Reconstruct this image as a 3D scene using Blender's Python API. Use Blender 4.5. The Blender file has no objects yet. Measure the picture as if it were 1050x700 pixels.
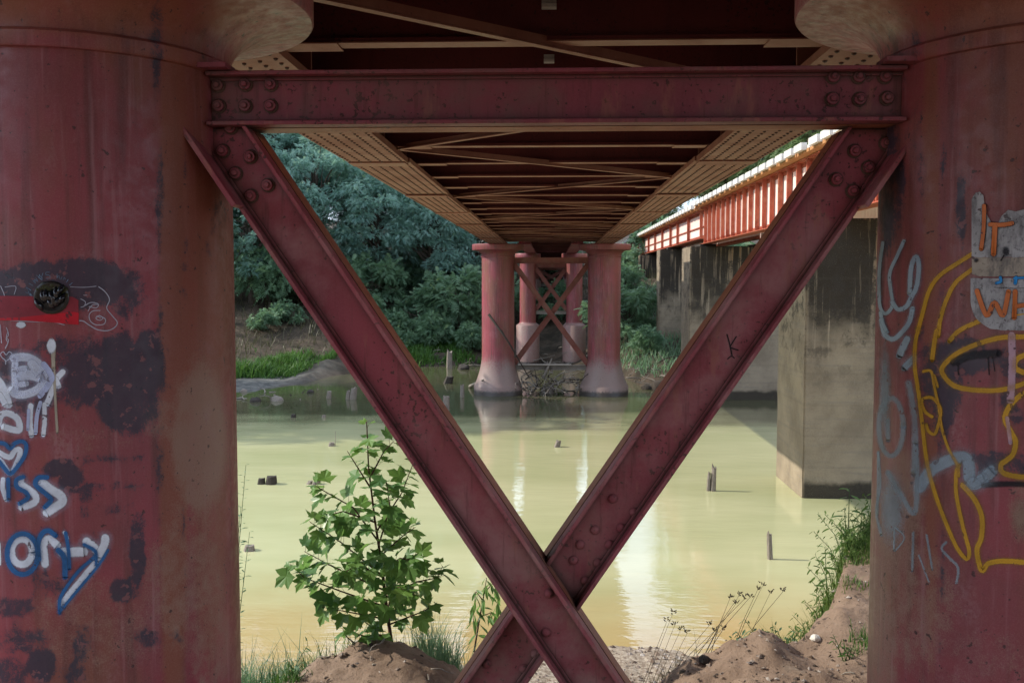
import bpy, math, random
import numpy as np
from mathutils import Vector, noise as MN
R = math.radians
random.seed(7)
rng = np.random.default_rng(11)
S = bpy.context.scene
COL = S.collection

# ------------------------------------------------------------------ camera
EYE = Vector((0, 0, 4.2))
PITCH, YAW, FPX = R(3.6), R(2.29), 1000.0
FWD = Vector((-math.sin(YAW)*math.cos(PITCH), math.cos(YAW)*math.cos(PITCH), -math.sin(PITCH)))
RGT = Vector((math.cos(YAW), math.sin(YAW), 0))
UPV = RGT.cross(FWD)
def ray(px, py):
    return FWD + RGT*((px-525)/FPX) + UPV*((350-py)/FPX)
def at_y(px, py, Y):
    d = ray(px, py); return EYE + d*((Y-EYE.y)/d.y)
def at_z(px, py, z=0.0):
    d = ray(px, py); return EYE + d*((z-EYE.z)/d.z)
def to_px(p):
    v = Vector(p)-EYE; w = v.dot(FWD)
    return 525+FPX*v.dot(RGT)/w, 350-FPX*v.dot(UPV)/w
cam_data = bpy.data.cameras.new('camera')
cam = bpy.data.objects.new('camera', cam_data); COL.objects.link(cam)
cam.location = EYE; cam.rotation_euler = (math.pi/2-PITCH, 0, YAW)
cam_data.sensor_width = 36; cam_data.lens = 36*FPX/1050; cam_data.sensor_fit = 'HORIZONTAL'
cam_data.clip_start = 0.05; cam_data.clip_end = 2000
S.camera = cam

# ------------------------------------------------------------------ world and sun
SUN_E, SUN_A = R(34.8), R(4)
sd = Vector((-math.cos(SUN_A)*math.cos(SUN_E), math.sin(SUN_A)*math.cos(SUN_E), math.sin(SUN_E)))
W = bpy.data.worlds.new('World'); S.world = W; W.use_nodes = True
nt = W.node_tree; bg = nt.nodes['Background']
sky = nt.nodes.new('ShaderNodeTexSky'); sky.sky_type = 'NISHITA'; sky.sun_disc = False
sky.sun_elevation = SUN_E; sky.sun_rotation = math.atan2(sd.x, sd.y) % (2*math.pi)
sky.air_density = 1.1; sky.dust_density = 1.0; sky.ozone_density = 4.0
tc = nt.nodes.new('ShaderNodeTexCoord'); mp = nt.nodes.new('ShaderNodeMapping'); mp.inputs['Scale'].default_value = (1, 1, 2.2)
cn = nt.nodes.new('ShaderNodeTexNoise'); cn.inputs['Scale'].default_value = 2.1; cn.inputs['Detail'].default_value = 7; cn.inputs['Roughness'].default_value = .62
cr = nt.nodes.new('ShaderNodeMapRange'); cr.interpolation_type = 'SMOOTHSTEP'
for i_, v_ in ((1, .36), (2, .66), (3, .42), (4, .98)): cr.inputs[i_].default_value = v_
cm = nt.nodes.new('ShaderNodeMix'); cm.data_type = 'RGBA'; cm.inputs[7].default_value = (11.5, 13.2, 16.0, 1)  # bright cloud layer added to the sky to lift the fill light
nt.links.new(tc.outputs['Generated'], mp.inputs[0]); nt.links.new(mp.outputs[0], cn.inputs['Vector']); nt.links.new(cn.outputs['Fac'], cr.inputs[0])
nt.links.new(cr.outputs[0], cm.inputs[0]); nt.links.new(sky.outputs[0], cm.inputs[6]); nt.links.new(cm.outputs[2], bg.inputs[0])
bg.inputs[1].default_value = 0.15
sl = bpy.data.lights.new('sun', 'SUN'); sl.energy = 5.0; sl.angle = R(0.5); sl.color = (1, .93, .80)
so = bpy.data.objects.new('sun', sl); COL.objects.link(so)
so.rotation_euler = sd.to_track_quat('Z', 'Y').to_euler(); so.location = (-40, 10, 40)
S.view_settings.view_transform = 'Standard'; S.view_settings.look = 'None'; S.view_settings.exposure = 0
S.render.engine = 'CYCLES'
S.cycles.use_denoising = True
S.cycles.max_bounces = 8; S.cycles.diffuse_bounces = 5; S.cycles.glossy_bounces = 3
S.cycles.transparent_max_bounces = 24
S.cycles.sample_clamp_indirect = 6

# ------------------------------------------------------------------ mesh helpers
class MB:
    def __init__(s): s.v = []; s.f = []; s.alt = set()
    def add(s, verts, faces):
        n = len(s.v); s.v += [tuple(p) for p in verts]; s.f += [tuple(i+n for i in f) for f in faces]
    def box(s, x0, x1, y0, y1, z0, z1):
        s.add([(x0,y0,z0),(x1,y0,z0),(x1,y1,z0),(x0,y1,z0),(x0,y0,z1),(x1,y0,z1),(x1,y1,z1),(x0,y1,z1)],
              [(3,2,1,0),(4,5,6,7),(0,1,5,4),(1,2,6,5),(2,3,7,6),(3,0,4,7)])
    def bar(s, a, b, u, v, w, h, cu=0.0, cv=0.0):
        """box from a to b, width w along u (offset cu), depth h along v (offset cv)"""
        a, b, u, v = Vector(a), Vector(b), Vector(u).normalized(), Vector(v).normalized()
        q = []
        for p in (a, b):
            for (i, j) in ((-1,-1),(1,-1),(1,1),(-1,1)):
                q.append(p+u*(cu+i*w/2)+v*(cv+j*h/2))
        s.add(q, [(3,2,1,0),(4,5,6,7),(0,1,5,4),(1,2,6,5),(2,3,7,6),(3,0,4,7)])
    def tube(s, pts, rad, n=6, cap=True):
        pts = [Vector(p) for p in pts]; m = len(pts)
        if not hasattr(rad, '__len__'): rad = [rad]*m
        base = len(s.v); ref = Vector((0.31, 0.17, 0.93))
        for i, p in enumerate(pts):
            t = (pts[min(i+1, m-1)]-pts[max(i-1, 0)]).normalized()
            a = t.cross(ref)
            if a.length < 1e-3: a = t.cross(Vector((1, 0, 0)))
            a.normalize(); b = t.cross(a)
            for k in range(n):
                w = 2*math.pi*k/n
                s.v.append(tuple(p+a*(rad[i]*math.cos(w))+b*(rad[i]*math.sin(w))))
        for i in range(m-1):
            for k in range(n):
                k2 = (k+1) % n
                s.f.append((base+i*n+k, base+i*n+k2, base+(i+1)*n+k2, base+(i+1)*n+k))
        if cap:
            s.f.append(tuple(base+k for k in range(n))[::-1]); s.f.append(tuple(base+(m-1)*n+k for k in range(n)))
    def lathe(s, prof, cx, cy, n=48):
        base = len(s.v); m = len(prof)
        for (r, z) in prof:
            for k in range(n):
                w = 2*math.pi*k/n; s.v.append((cx+r*math.cos(w), cy+r*math.sin(w), z))
        for i in range(m-1):
            for k in range(n):
                k2 = (k+1) % n
                s.f.append((base+i*n+k, base+i*n+k2, base+(i+1)*n+k2, base+(i+1)*n+k))
        s.f.append(tuple(base+k for k in range(n))[::-1]); s.f.append(tuple(base+(m-1)*n+k for k in range(n)))
    def dome(s, c, nrm, r, h, n=8, alt=False):
        """a round rivet head on a surface"""
        c, nrm = Vector(c), Vector(nrm).normalized()
        a = nrm.orthogonal().normalized(); b = nrm.cross(a); q = []
        for (rr, hh) in ((r, 0), (r*.8, h*.65)):
            for k in range(n):
                w = 2*math.pi*k/n; q.append(c+a*(rr*math.cos(w))+b*(rr*math.sin(w))+nrm*hh)
        q.append(c+nrm*h)
        f = [(k, (k+1) % n, n+(k+1) % n, n+k) for k in range(n)]+[(n+k, n+(k+1) % n, 2*n) for k in range(n)]
        if alt: s.alt.update(range(len(s.f), len(s.f)+len(f)))
        s.add(q, f)

def props(o, label=None, cat=None, group=None, kind=None):
    if label: o['label'] = label
    if cat: o['category'] = cat
    if group: o['group'] = group
    if kind: o['kind'] = kind
    return o
def wloc(o):
    p = Vector((0, 0, 0))
    while o is not None: p += Vector(o.location); o = o.parent
    return p
def empty(name, loc, label, cat, group=None):
    o = bpy.data.objects.new(name, None); COL.objects.link(o); o.location = loc
    o.empty_display_size = 0.3
    return props(o, label, cat, group)
def make(name, mb, mat, parent=None, loc=None, smooth=False, attrs=None, mat2=None):
    """link mesh data given in world coordinates as one object"""
    base = wloc(parent) if parent else Vector((0, 0, 0))
    org = Vector(loc) if loc is not None else base
    me = bpy.data.meshes.new(name)
    v = np.asarray(mb.v, dtype=np.float64).reshape(-1, 3)-np.array(org)
    me.from_pydata(v.tolist(), [], mb.f)
    if attrs:
        for k, (typ, val) in attrs.items():
            at = me.attributes.new(k, typ, 'POINT')
            at.data.foreach_set('value' if typ == 'FLOAT' else 'color', np.asarray(val, dtype=np.float32).ravel())
    if smooth:
        me.polygons.foreach_set('use_smooth', [True]*len(me.polygons))
    me.materials.append(mat)
    if mat2:
        me.materials.append(mat2); me.polygons.foreach_set('material_index', [1 if i in mb.alt else 0 for i in range(len(me.polygons))])
    me.update()
    o = bpy.data.objects.new(name, me); COL.objects.link(o)
    if parent: o.parent = parent
    o.location = org-base
    return o
def tri_mesh(name, V, mat, tone=None):
    """V: (n,3,3) triangles -> mesh data"""
    n = len(V); me = bpy.data.meshes.new(name)
    me.vertices.add(n*3); me.vertices.foreach_set('co', V.reshape(-1).astype(np.float32))
    me.loops.add(n*3); me.loops.foreach_set('vertex_index', np.arange(n*3, dtype=np.int32))
    me.polygons.add(n); me.polygons.foreach_set('loop_start', np.arange(0, n*3, 3, dtype=np.int32))
    if tone is not None:
        at = me.attributes.new('tone', 'FLOAT', 'POINT'); at.data.foreach_set('value', np.repeat(tone, 3).astype(np.float32))
    me.materials.append(mat); me.update(calc_edges=True)
    return me
def child_data(name, me, parent):
    o = bpy.data.objects.new(name, me); COL.objects.link(o); o.parent = parent; return o
def bevel(o, w, seg=2):
    m = o.modifiers.new('edge', 'BEVEL'); m.width = w; m.segments = seg; m.limit_method = 'ANGLE'; m.angle_limit = R(40)
    return o

# ------------------------------------------------------------------ node helpers
class NT:
    def __init__(s, name):
        s.m = bpy.data.materials.new(name); s.m.use_nodes = True; s.t = s.m.node_tree
        s.b = s.t.nodes['Principled BSDF']; s.out = s.t.nodes['Material Output']
    def n(s, typ, **kw):
        q = s.t.nodes.new(typ)
        for k, v in kw.items(): setattr(q, k, v)
        return q
    def l(s, a, b): s.t.links.new(a, b)
    def pos(s, scale=(1, 1, 1), obj=False, loc=(0, 0, 0)):
        g = s.n('ShaderNodeTexCoord').outputs['Object'] if obj else s.n('ShaderNodeNewGeometry').outputs['Position']
        mp = s.n('ShaderNodeMapping'); mp.inputs['Scale'].default_value = scale; mp.inputs['Location'].default_value = loc
        s.l(g, mp.inputs['Vector']); return mp.outputs[0]
    def noise(s, vec, scale=1.0, detail=4, rough=.55, dist=0.0):
        q = s.n('ShaderNodeTexNoise'); q.inputs['Scale'].default_value = scale
        q.inputs['Detail'].default_value = detail; q.inputs['Roughness'].default_value = rough
        q.inputs['Distortion'].default_value = dist
        s.l(vec, q.inputs['Vector']); return q.outputs['Fac']
    def vor(s, vec, scale=1.0, feature='F1'):
        q = s.n('ShaderNodeTexVoronoi'); q.feature = feature; q.inputs['Scale'].default_value = scale
        s.l(vec, q.inputs['Vector']); return q
    def ramp(s, fac, lo, hi, a=0.0, b=1.0):
        q = s.n('ShaderNodeMapRange'); q.interpolation_type = 'SMOOTHSTEP'
        q.inputs[1].default_value = lo; q.inputs[2].default_value = hi; q.inputs[3].default_value = a; q.inputs[4].default_value = b
        s.l(fac, q.inputs[0]); return q.outputs[0]
    def math(s, op, a, b=None):
        q = s.n('ShaderNodeMath', operation=op)
        for i, x in enumerate((a, b)):
            if x is None: continue
            if isinstance(x, (int, float)): q.inputs[i].default_value = x
            else: s.l(x, q.inputs[i])
        return q.outputs[0]
    def mix(s, fac, a, b, mode='MIX'):
        q = s.n('ShaderNodeMix', data_type='RGBA', blend_type=mode)
        for sock, x in ((q.inputs[0], fac), (q.inputs[6], a), (q.inputs[7], b)):
            if isinstance(x, (int, float)): sock.default_value = x
            elif isinstance(x, tuple): sock.default_value = (*x[:3], 1)
            else: s.l(x, sock)
        return q.outputs[2]
    def attr(s, name, out='Fac'):
        q = s.n('ShaderNodeAttribute', attribute_name=name); return q.outputs[out]
    def sep(s, vec):
        q = s.n('ShaderNodeSeparateXYZ'); s.l(vec, q.inputs[0]); return q.outputs
    def bump(s, h, strength=.3, dist=.02):
        q = s.n('ShaderNodeBump'); q.inputs['Strength'].default_value = strength; q.inputs['Distance'].default_value = dist
        s.l(h, q.inputs['Height']); s.l(q.outputs[0], s.b.inputs['Normal'])
    def color(s, c): 
        if isinstance(c, tuple): s.b.inputs['Base Color'].default_value = (*c[:3], 1)
        else: s.l(c, s.b.inputs['Base Color'])
    def rough(s, r, spec=.4):
        if isinstance(r, (int, float)): s.b.inputs['Roughness'].default_value = r
        else: s.l(r, s.b.inputs['Roughness'])
        s.b.inputs['Specular IOR Level'].default_value = spec

def iron(name, c1, c2, rust=(.035, .016, .012), dust=None, spot=.62, streak=.5, ao=False):
    t = NT(name); P = t.pos()
    big = t.noise(P, 1.7, 5, .6); c = t.mix(t.ramp(big, .35, .68), c1, c2)
    st = t.noise(t.pos((9, 9, .7)), 1.6, 4, .6); c = t.mix(t.ramp(st, .5, .78, 0, streak), c, tuple(x*.42 for x in c1))
    fine = t.noise(P, 130, 2, .6); c = t.mix(t.ramp(fine, .3, .75, 0, .35), c, tuple(min(1, x*1.5+.015) for x in c2))
    sp = t.noise(P, 48, 3, .55); ar = t.noise(P, 2.2, 2, .5)
    spv = t.math('ADD', sp, t.math('MULTIPLY', t.math('SUBTRACT', ar, .5), .35))
    m = t.ramp(spv, spot+.02, spot+.06); c = t.mix(t.math('MULTIPLY', m, .8), c, rust)
    if dust:
        d = t.noise(P, 3.3, 5, .65); c = t.mix(t.ramp(d, .42, .7, 0, .7), c, dust)
    if ao:
        z = t.sep(P)[2]; lowd = t.math('MULTIPLY', t.ramp(z, 2.4, 4.0, 1, 0), t.ramp(t.noise(P, 4.5, 5, .7), .36, .62))
        c = t.mix(t.math('MULTIPLY', lowd, .55), c, (.25, .165, .135))
        st3 = t.noise(t.pos((26, 26, 2.2), loc=(1, 5, 2)), 1.2, 4, .65); c = t.mix(t.ramp(st3, .55, .72, 0, .55), c, (.085, .03, .026))
        st4 = t.noise(t.pos((13, 13, 3), loc=(3, 1, 7)), 1.0, 4, .65); c = t.mix(t.ramp(st4, .56, .7, 0, .45), c, (.33, .14, .095))
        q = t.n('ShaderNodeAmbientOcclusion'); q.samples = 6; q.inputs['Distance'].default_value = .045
        dirt = t.ramp(q.outputs['AO'], .45, .92, 1, 0); c = t.mix(t.math('MULTIPLY', dirt, .82), c, (.045, .026, .020))  # occlusion darkening: crevice dirt with corner shade put into the colour
    t.color(c); t.rough(t.ramp(big, .3, .7, .5, .72), .35)
    t.bump(t.math('SUBTRACT', t.math('MULTIPLY', fine, .35), t.math('MULTIPLY', m, .8)), .35, .003)
    return t.m

M = {}
M['iron'] = iron('red_oxide_paint', (.29, .05, .068), (.20, .045, .055), dust=(.36, .18, .175), ao=True)
M['strut'] = iron('shaded_red_paint', (.235, .046, .066), (.165, .04, .05), dust=(.17, .09, .08), spot=.60, ao=True)  # darker copy of the red paint, with the strut's shade in its colour
M['dusty'] = iron('dusty_underside_paint', (.215, .083, .053), (.16, .054, .035), dust=(.24, .115, .075), streak=.3, spot=.66)
M['warm_bounce_brown'] = iron('bounce_tinted_brown_channel', (.34, .105, .05), (.24, .07, .04), dust=(.34, .16, .09), ao=True)  # warm bounce off the water is put into this brown
M['rivet'] = iron('shadow_dark_rivet_heads', (.085, .045, .03), (.06, .03, .022))  # rivet heads kept dark so their small shadows sit in the colour
M['dark_iron'] = iron('dark_red_girder_paint', (.12, .022, .02), (.085, .016, .015), spot=.6)
M['brown_iron'] = iron('brown_brace_paint', (.22, .065, .05), (.17, .05, .038), dust=(.22, .12, .085))
M['pink'] = iron('sunlight_tinted_pink_paint', (.90, .68, .62), (.86, .56, .50), rust=(.35, .12, .07), dust=(.88, .70, .64), spot=.70, streak=.25)  # sunlight on the girder web is put into this pale colour
M['orange'] = iron('orange_red_girder_paint', (.40, .085, .040), (.27, .055, .028), rust=(.08, .025, .015), dust=(.42, .17, .10), spot=.60)

def timber(name, c1, c2, ax=(1, 1, 1)):
    t = NT(name); g = t.noise(t.pos(ax), 7, 5, .65, .6); c = t.mix(t.ramp(g, .32, .68), c1, c2)
    k = t.noise(t.pos(), 2.3, 3); c = t.mix(t.ramp(k, .45, .75, 0, .5), c, tuple(x*.5 for x in c1))
    t.color(c); t.rough(.85, .2); t.bump(g, .5, .01); return t.m
M['sleeper'] = timber('weathered_sleeper_timber', (.50, .25, .105), (.36, .165, .065), (1, 12, 12))
M['sleeper_pale'] = timber('pale_kerb_timber', (.72, .70, .66), (.60, .56, .50), (12, 1, 12))  # near-white timber tone
M['deck_dark'] = timber('dark_deck_timber', (.035, .022, .016), (.025, .015, .011), (1, 10, 10))  # very dark timber tone for the deck
M['stump'] = timber('grey_weathered_stump', (.30, .26, .22), (.15, .125, .105), (9, 9, 1))
M['wet_stump'] = timber('dark_wet_stump', (.07, .06, .05), (.035, .03, .026), (9, 9, 1))
M['driftwood'] = timber('grey_driftwood', (.30, .27, .235), (.17, .145, .12), (5, 5, 5))
M['log'] = timber('dark_log_bark', (.075, .06, .05), (.04, .033, .028), (5, 5, 5))
M['bark'] = timber('tree_bark', (.13, .10, .08), (.075, .06, .05), (6, 6, 1))
M['twig'] = timber('reddish_twig', (.12, .06, .045), (.08, .045, .035), (6, 6, 1))
M['plank'] = timber('bleached_plank', (.40, .36, .31), (.27, .235, .20), (1, 9, 9))

def column_mat(name, far=False):
    t = NT(name); P = t.pos()
    big = t.noise(P, 1.5, 5, .62); c = t.mix(t.ramp(big, .34, .68), (.285, .048, .066), (.195, .046, .054))
    br = t.noise(t.pos((1.2, 1.2, .45), loc=(2, 8, 3)), 1.6, 5, .65); c = t.mix(t.ramp(br, .44, .66, 0, .8), c, (.20, .075, .045))
    st = t.noise(t.pos((14, 14, .8)), 1.3, 5, .6)
    c = t.mix(t.ramp(st, .48, .70, 0, .62), c, (.085, .026, .026))
    st2 = t.noise(t.pos((22, 22, 1.1), loc=(4, 2, 1)), 1.3, 3, .6)
    c = t.mix(t.ramp(st2, .55, .76, 0, .45), c, (.38, .19, .21))
    ch_ = t.math('MULTIPLY', t.ramp(t.noise(t.pos((2.2, 2.2, .8), loc=(6, 3, 4)), 2.2, 6, .7), .52, .72), t.ramp(t.noise(P, 70, 3, .6), .35, .6)); c = t.mix(t.math('MULTIPLY', ch_, .32), c, (.42, .27, .29))
    grain = t.noise(P, 190, 2, .7); mot = t.noise(P, 17, 4, .7)
    md = t.n('ShaderNodeAttribute', attribute_name='mask'); ch = t.n('ShaderNodeSeparateColor'); t.l(md.outputs['Color'], ch.inputs[0])
    wob = t.math('MULTIPLY', t.math('SUBTRACT', mot, .5), .9)
    gw = t.math('MULTIPLY', t.math('SUBTRACT', grain, .5), .6)
    def msk(o, k=1.0, lo=.25, hi=.8):
        return t.ramp(t.math('ADD', t.math('ADD', o, t.math('MULTIPLY', wob, k)), gw), lo, hi)
    live = lambda o: t.ramp(o, .02, .2)
    brown = t.math('MULTIPLY', msk(ch.outputs[2], .5), live(ch.outputs[2]))
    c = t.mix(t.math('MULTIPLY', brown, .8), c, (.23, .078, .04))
    fade = t.math('MULTIPLY', msk(ch.outputs[1], .9), live(ch.outputs[1]))
    c = t.mix(t.math('MULTIPLY', fade, .85), c, (.29, .185, .135) if not far else (.255, .20, .175))
    sp = t.noise(P, 30, 3, .5); m = t.ramp(sp, .685, .71)
    c = t.mix(t.math('MULTIPLY', m, .8), c, (.03, .014, .016))
    sp2 = t.noise(t.pos(loc=(7, 7, 7)), 62, 2, .5); m2 = t.ramp(sp2, .70, .73)
    c = t.mix(t.math('MULTIPLY', m2, .6), c, (.04, .02, .02))
    c = t.mix(t.ramp(grain, .38, .8, 0, .16), c, (.42, .24, .23))
    mot2 = t.noise(t.pos((1, 1, .6)), 7, 6, .72, .4)
    wob = t.math('ADD', t.math('MULTIPLY', wob, .6), t.math('MULTIPLY', t.math('SUBTRACT', mot2, .5), 1.9))
    dark = t.math('MULTIPLY', msk(ch.outputs[0], 1.0, .34, .66), live(ch.outputs[0]))
    c = t.mix(t.math('MULTIPLY', dark, .84), c, (.016, .027, .050))
    fl = t.ramp(t.noise(t.pos(loc=(5, 1, 9)), 23, 4, .6), .60, .64); c = t.mix(t.math('MULTIPLY', t.math('MULTIPLY', fl, dark), .6), c, (.27, .10, .10))
    if far:
        z = t.sep(P)[2]; c = t.mix(t.ramp(t.math('ADD', z, t.math('MULTIPLY', mot, .25)), .24, .36, .92, 0), c, (.03, .026, .022))
    t.color(c); t.rough(t.ramp(mot, .3, .7, .36, .62), .5)
    t.bump(t.math('SUBTRACT', t.math('MULTIPLY', mot, .6), m), .3, .004)
    return t.m
M['column'] = column_mat('column_red_paint')
M['column_far'] = column_mat('column_red_paint_faded', True)

def concrete(name):
    t = NT(name); P = t.pos(); z = t.sep(P)[2]
    c = t.mix(t.ramp(t.noise(P, 1.2, 6, .65), .3, .7), (.35, .285, .205), (.225, .18, .13))
    c = t.mix(t.ramp(t.noise(t.pos((1, 1, 14)), .9, 3), .5, .7, 0, .3), c, (.20, .18, .155))
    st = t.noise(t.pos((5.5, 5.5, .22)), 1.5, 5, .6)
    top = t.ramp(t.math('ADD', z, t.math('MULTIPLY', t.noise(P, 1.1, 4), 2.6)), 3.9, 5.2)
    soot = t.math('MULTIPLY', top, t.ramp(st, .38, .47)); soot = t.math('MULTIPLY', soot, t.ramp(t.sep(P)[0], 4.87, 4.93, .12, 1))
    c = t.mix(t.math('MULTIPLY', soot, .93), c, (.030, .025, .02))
    bd = t.n('ShaderNodeTexWave'); bd.wave_type = 'BANDS'; bd.bands_direction = 'Z'; bd.inputs['Scale'].default_value = .52; bd.inputs['Distortion'].default_value = .4; t.l(P, bd.inputs['Vector'])
    c = t.mix(t.ramp(bd.outputs['Fac'], .0, .03, .13, 0), c, (.12, .10, .08))
    rs = t.math('MULTIPLY', t.ramp(st, .30, .44, 1, 0), t.ramp(z, 3.4, 5.0)); c = t.mix(t.math('MULTIPLY', rs, .7), c, (.36, .21, .11))
    md = t.math('MULTIPLY', t.ramp(t.noise(P, 2.9, 7, .75), .50, .60), t.ramp(z, 1.6, 4.0)); c = t.mix(t.math('MULTIPLY', md, .85), c, (.05, .043, .036))
    wet = t.ramp(t.math('ADD', z, t.math('MULTIPLY', t.noise(P, 3, 3), .25)), .36, .5, 1, 0)
    wet = t.math('MULTIPLY', wet, t.ramp(t.sep(P)[0], 4.855, 4.90))
    c = t.mix(t.math('MULTIPLY', wet, .9), c, (.03, .026, .02))
    fp_ = t.noise(P, 60, 4, .75); c = t.mix(t.ramp(fp_, .5, .75, 0, .4), c, (.06, .05, .042)); c = t.mix(t.ramp(fp_, .25, .45, .35, 0), c, (.5, .45, .37))
    t.color(c); t.rough(.9, .2); t.bump(t.noise(P, 35, 5, .7), .6, .012); return t.m
M['concrete'] = concrete('stained_pier_concrete')

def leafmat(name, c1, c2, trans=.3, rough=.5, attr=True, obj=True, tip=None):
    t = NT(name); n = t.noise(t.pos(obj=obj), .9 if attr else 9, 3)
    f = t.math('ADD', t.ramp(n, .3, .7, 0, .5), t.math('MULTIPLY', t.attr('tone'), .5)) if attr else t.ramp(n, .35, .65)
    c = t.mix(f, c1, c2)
    if tip: c = t.mix(t.math('MULTIPLY', t.ramp(t.attr('tone'), .75, 1.1), t.ramp(t.noise(t.pos(obj=obj), .5, 2), .42, .6)), c, tip)  # warm sun highlight put into the colour of the lighter leaves
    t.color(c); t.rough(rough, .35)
    tr = t.n('ShaderNodeBsdfTranslucent'); tc = t.mix(.3, c, (.16, .30, .06)); t.l(tc, tr.inputs[0])
    mx = t.n('ShaderNodeMixShader'); mx.inputs[0].default_value = trans
    t.l(t.b.outputs[0], mx.inputs[1]); t.l(tr.outputs[0], mx.inputs[2]); t.l(mx.outputs[0], t.out.inputs[0])
    return t.m
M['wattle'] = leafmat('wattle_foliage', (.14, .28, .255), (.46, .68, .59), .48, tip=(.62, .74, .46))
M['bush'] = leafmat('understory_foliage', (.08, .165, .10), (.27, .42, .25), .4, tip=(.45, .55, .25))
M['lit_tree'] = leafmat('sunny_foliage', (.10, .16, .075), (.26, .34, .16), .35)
M['grass'] = leafmat('bank_grass', (.03, .085, .018), (.115, .25, .045), .36)
M['sunny_grass'] = leafmat('sunny_weed_green', (.06, .12, .02), (.14, .22, .05), .35)
M['dry'] = leafmat('dry_grass', (.06, .055, .032), (.13, .11, .06), .2)
M['leaf'] = leafmat('sapling_leaf', (.06, .17, .06), (.28, .47, .11), .5, .33)
M['sunny_leaf'] = leafmat('sunny_weed_leaf', (.06, .14, .045), (.17, .30, .09), .45, .4)
M['sedge'] = leafmat('sedge_seed_head', (.06, .05, .03), (.10, .085, .05), .1)
def litter_mat():
    t = NT('leaf_litter_tones'); f = t.attr('tone')
    c = t.mix(t.ramp(f, 0, .5), (.06, .048, .042), (.19, .135, .10)); c = t.mix(t.ramp(f, .5, 1), c, (.40, .36, .33))
    t.color(c); t.rough(.85, .2); return t.m
M['litter'] = litter_mat()

def water():
    t = NT('muddy_river_water'); P = t.pos(); y = t.sep(P)[1]
    n1 = t.noise(t.pos((.12, .3, 1)), 1, 4, .6)
    c = t.mix(t.ramp(n1, .3, .7), (.57, .555, .32), (.44, .45, .235))
    far_shade = t.ramp(t.math('ADD', y, t.math('MULTIPLY', t.noise(t.pos((.22, .5, 1), loc=(4, 4, 0)), 1, 3), 7)), 29.5, 35.0); c = t.mix(t.math('MULTIPLY', far_shade, .93), c, (.06, .06, .032))  # tree shade near the far bank painted into the water colour
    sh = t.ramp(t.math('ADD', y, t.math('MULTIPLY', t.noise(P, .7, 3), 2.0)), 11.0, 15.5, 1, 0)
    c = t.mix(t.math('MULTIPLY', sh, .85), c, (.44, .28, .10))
    t.color(c); t.b.inputs['Roughness'].default_value = .035; t.b.inputs['IOR'].default_value = 1.65
    t.b.inputs['Specular IOR Level'].default_value = .5
    a = t.noise(t.pos((1.6, 4.2, 1)), 1.0, 3, .5); b = t.noise(t.pos((7, 15, 1), loc=(3, 1, 0)), 1, 2, .5)
    patch = t.ramp(t.noise(t.pos((.16, .3, 1), loc=(9, 2, 0)), 1, 2), .35, .65, .35, 1)
    h = t.math('MULTIPLY', t.math('ADD', a, t.math('MULTIPLY', b, .22)), patch)
    t.bump(h, .6, .0115)
    return t.m
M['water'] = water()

def ground():
    t = NT('river_bank_ground'); P = t.pos()
    md = t.n('ShaderNodeAttribute', attribute_name='mask'); ch = t.n('ShaderNodeSeparateColor'); t.l(md.outputs['Color'], ch.inputs[0])
    a = t.noise(P, 2.4, 6, .65); fine = t.noise(P, 28, 5, .75)
    c = t.mix(t.ramp(a, .33, .68), (.30, .215, .16), (.20, .138, .10))
    c = t.mix(t.ramp(fine, .52, .7, 0, .85), c, (.13, .095, .075)); c = t.mix(t.ramp(fine, .25, .42, .5, 0), c, (.34, .275, .235))
    v = t.vor(P, 34); pc = t.n('ShaderNodeSeparateColor'); t.l(v.outputs['Color'], pc.inputs[0])
    grav = t.mix(pc.outputs[0], (.20, .15, .11), (.46, .39, .31))
    c = t.mix(t.ramp(t.math('ADD', ch.outputs[0], t.math('MULTIPLY', t.math('SUBTRACT', a, .5), .6)), .35, .6), c, grav)
    far = t.mix(t.ramp(t.noise(P, .7, 6, .7), .35, .65), (.032, .027, .020), (.105, .078, .058))  # far bank soil, darkened further with the trees' shade in its colour
    far = t.mix(t.ramp(t.noise(P, 5, 4, .7), .5, .7, 0, .7), far, (.035, .035, .022))
    c = t.mix(ch.outputs[1], c, far)
    fg = t.mix(t.ramp(t.noise(P, 3, 5, .7), .35, .65), (.075, .075, .072), (.17, .165, .15))
    c = t.mix(ch.outputs[2], c, fg)
    t.color(c); t.rough(.92, .15)
    t.bump(t.math('ADD', t.math('MULTIPLY', fine, .7), a), .7, .03); return t.m
M['ground'] = ground()

def plain(name, c, r=.6, spec=.4, var=.25):
    t = NT(name); n = t.noise(t.pos(), 14, 4, .6)
    t.color(t.mix(t.ramp(n, .3, .7), c, tuple(x*(1-var) for x in c))); t.rough(r, spec); return t.m
M['void'] = plain('hole_shade_black', (.006, .007, .005), .25, .6)
M['moss'] = plain('mossy_plug', (.035, .040, .008), .5)
M['bag'] = plain('shiny_black_plastic', (.010, .013, .018), .12, .8)
M['grey_metal'] = plain('pale_grey_bracket', (.55, .56, .50), .5)

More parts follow.
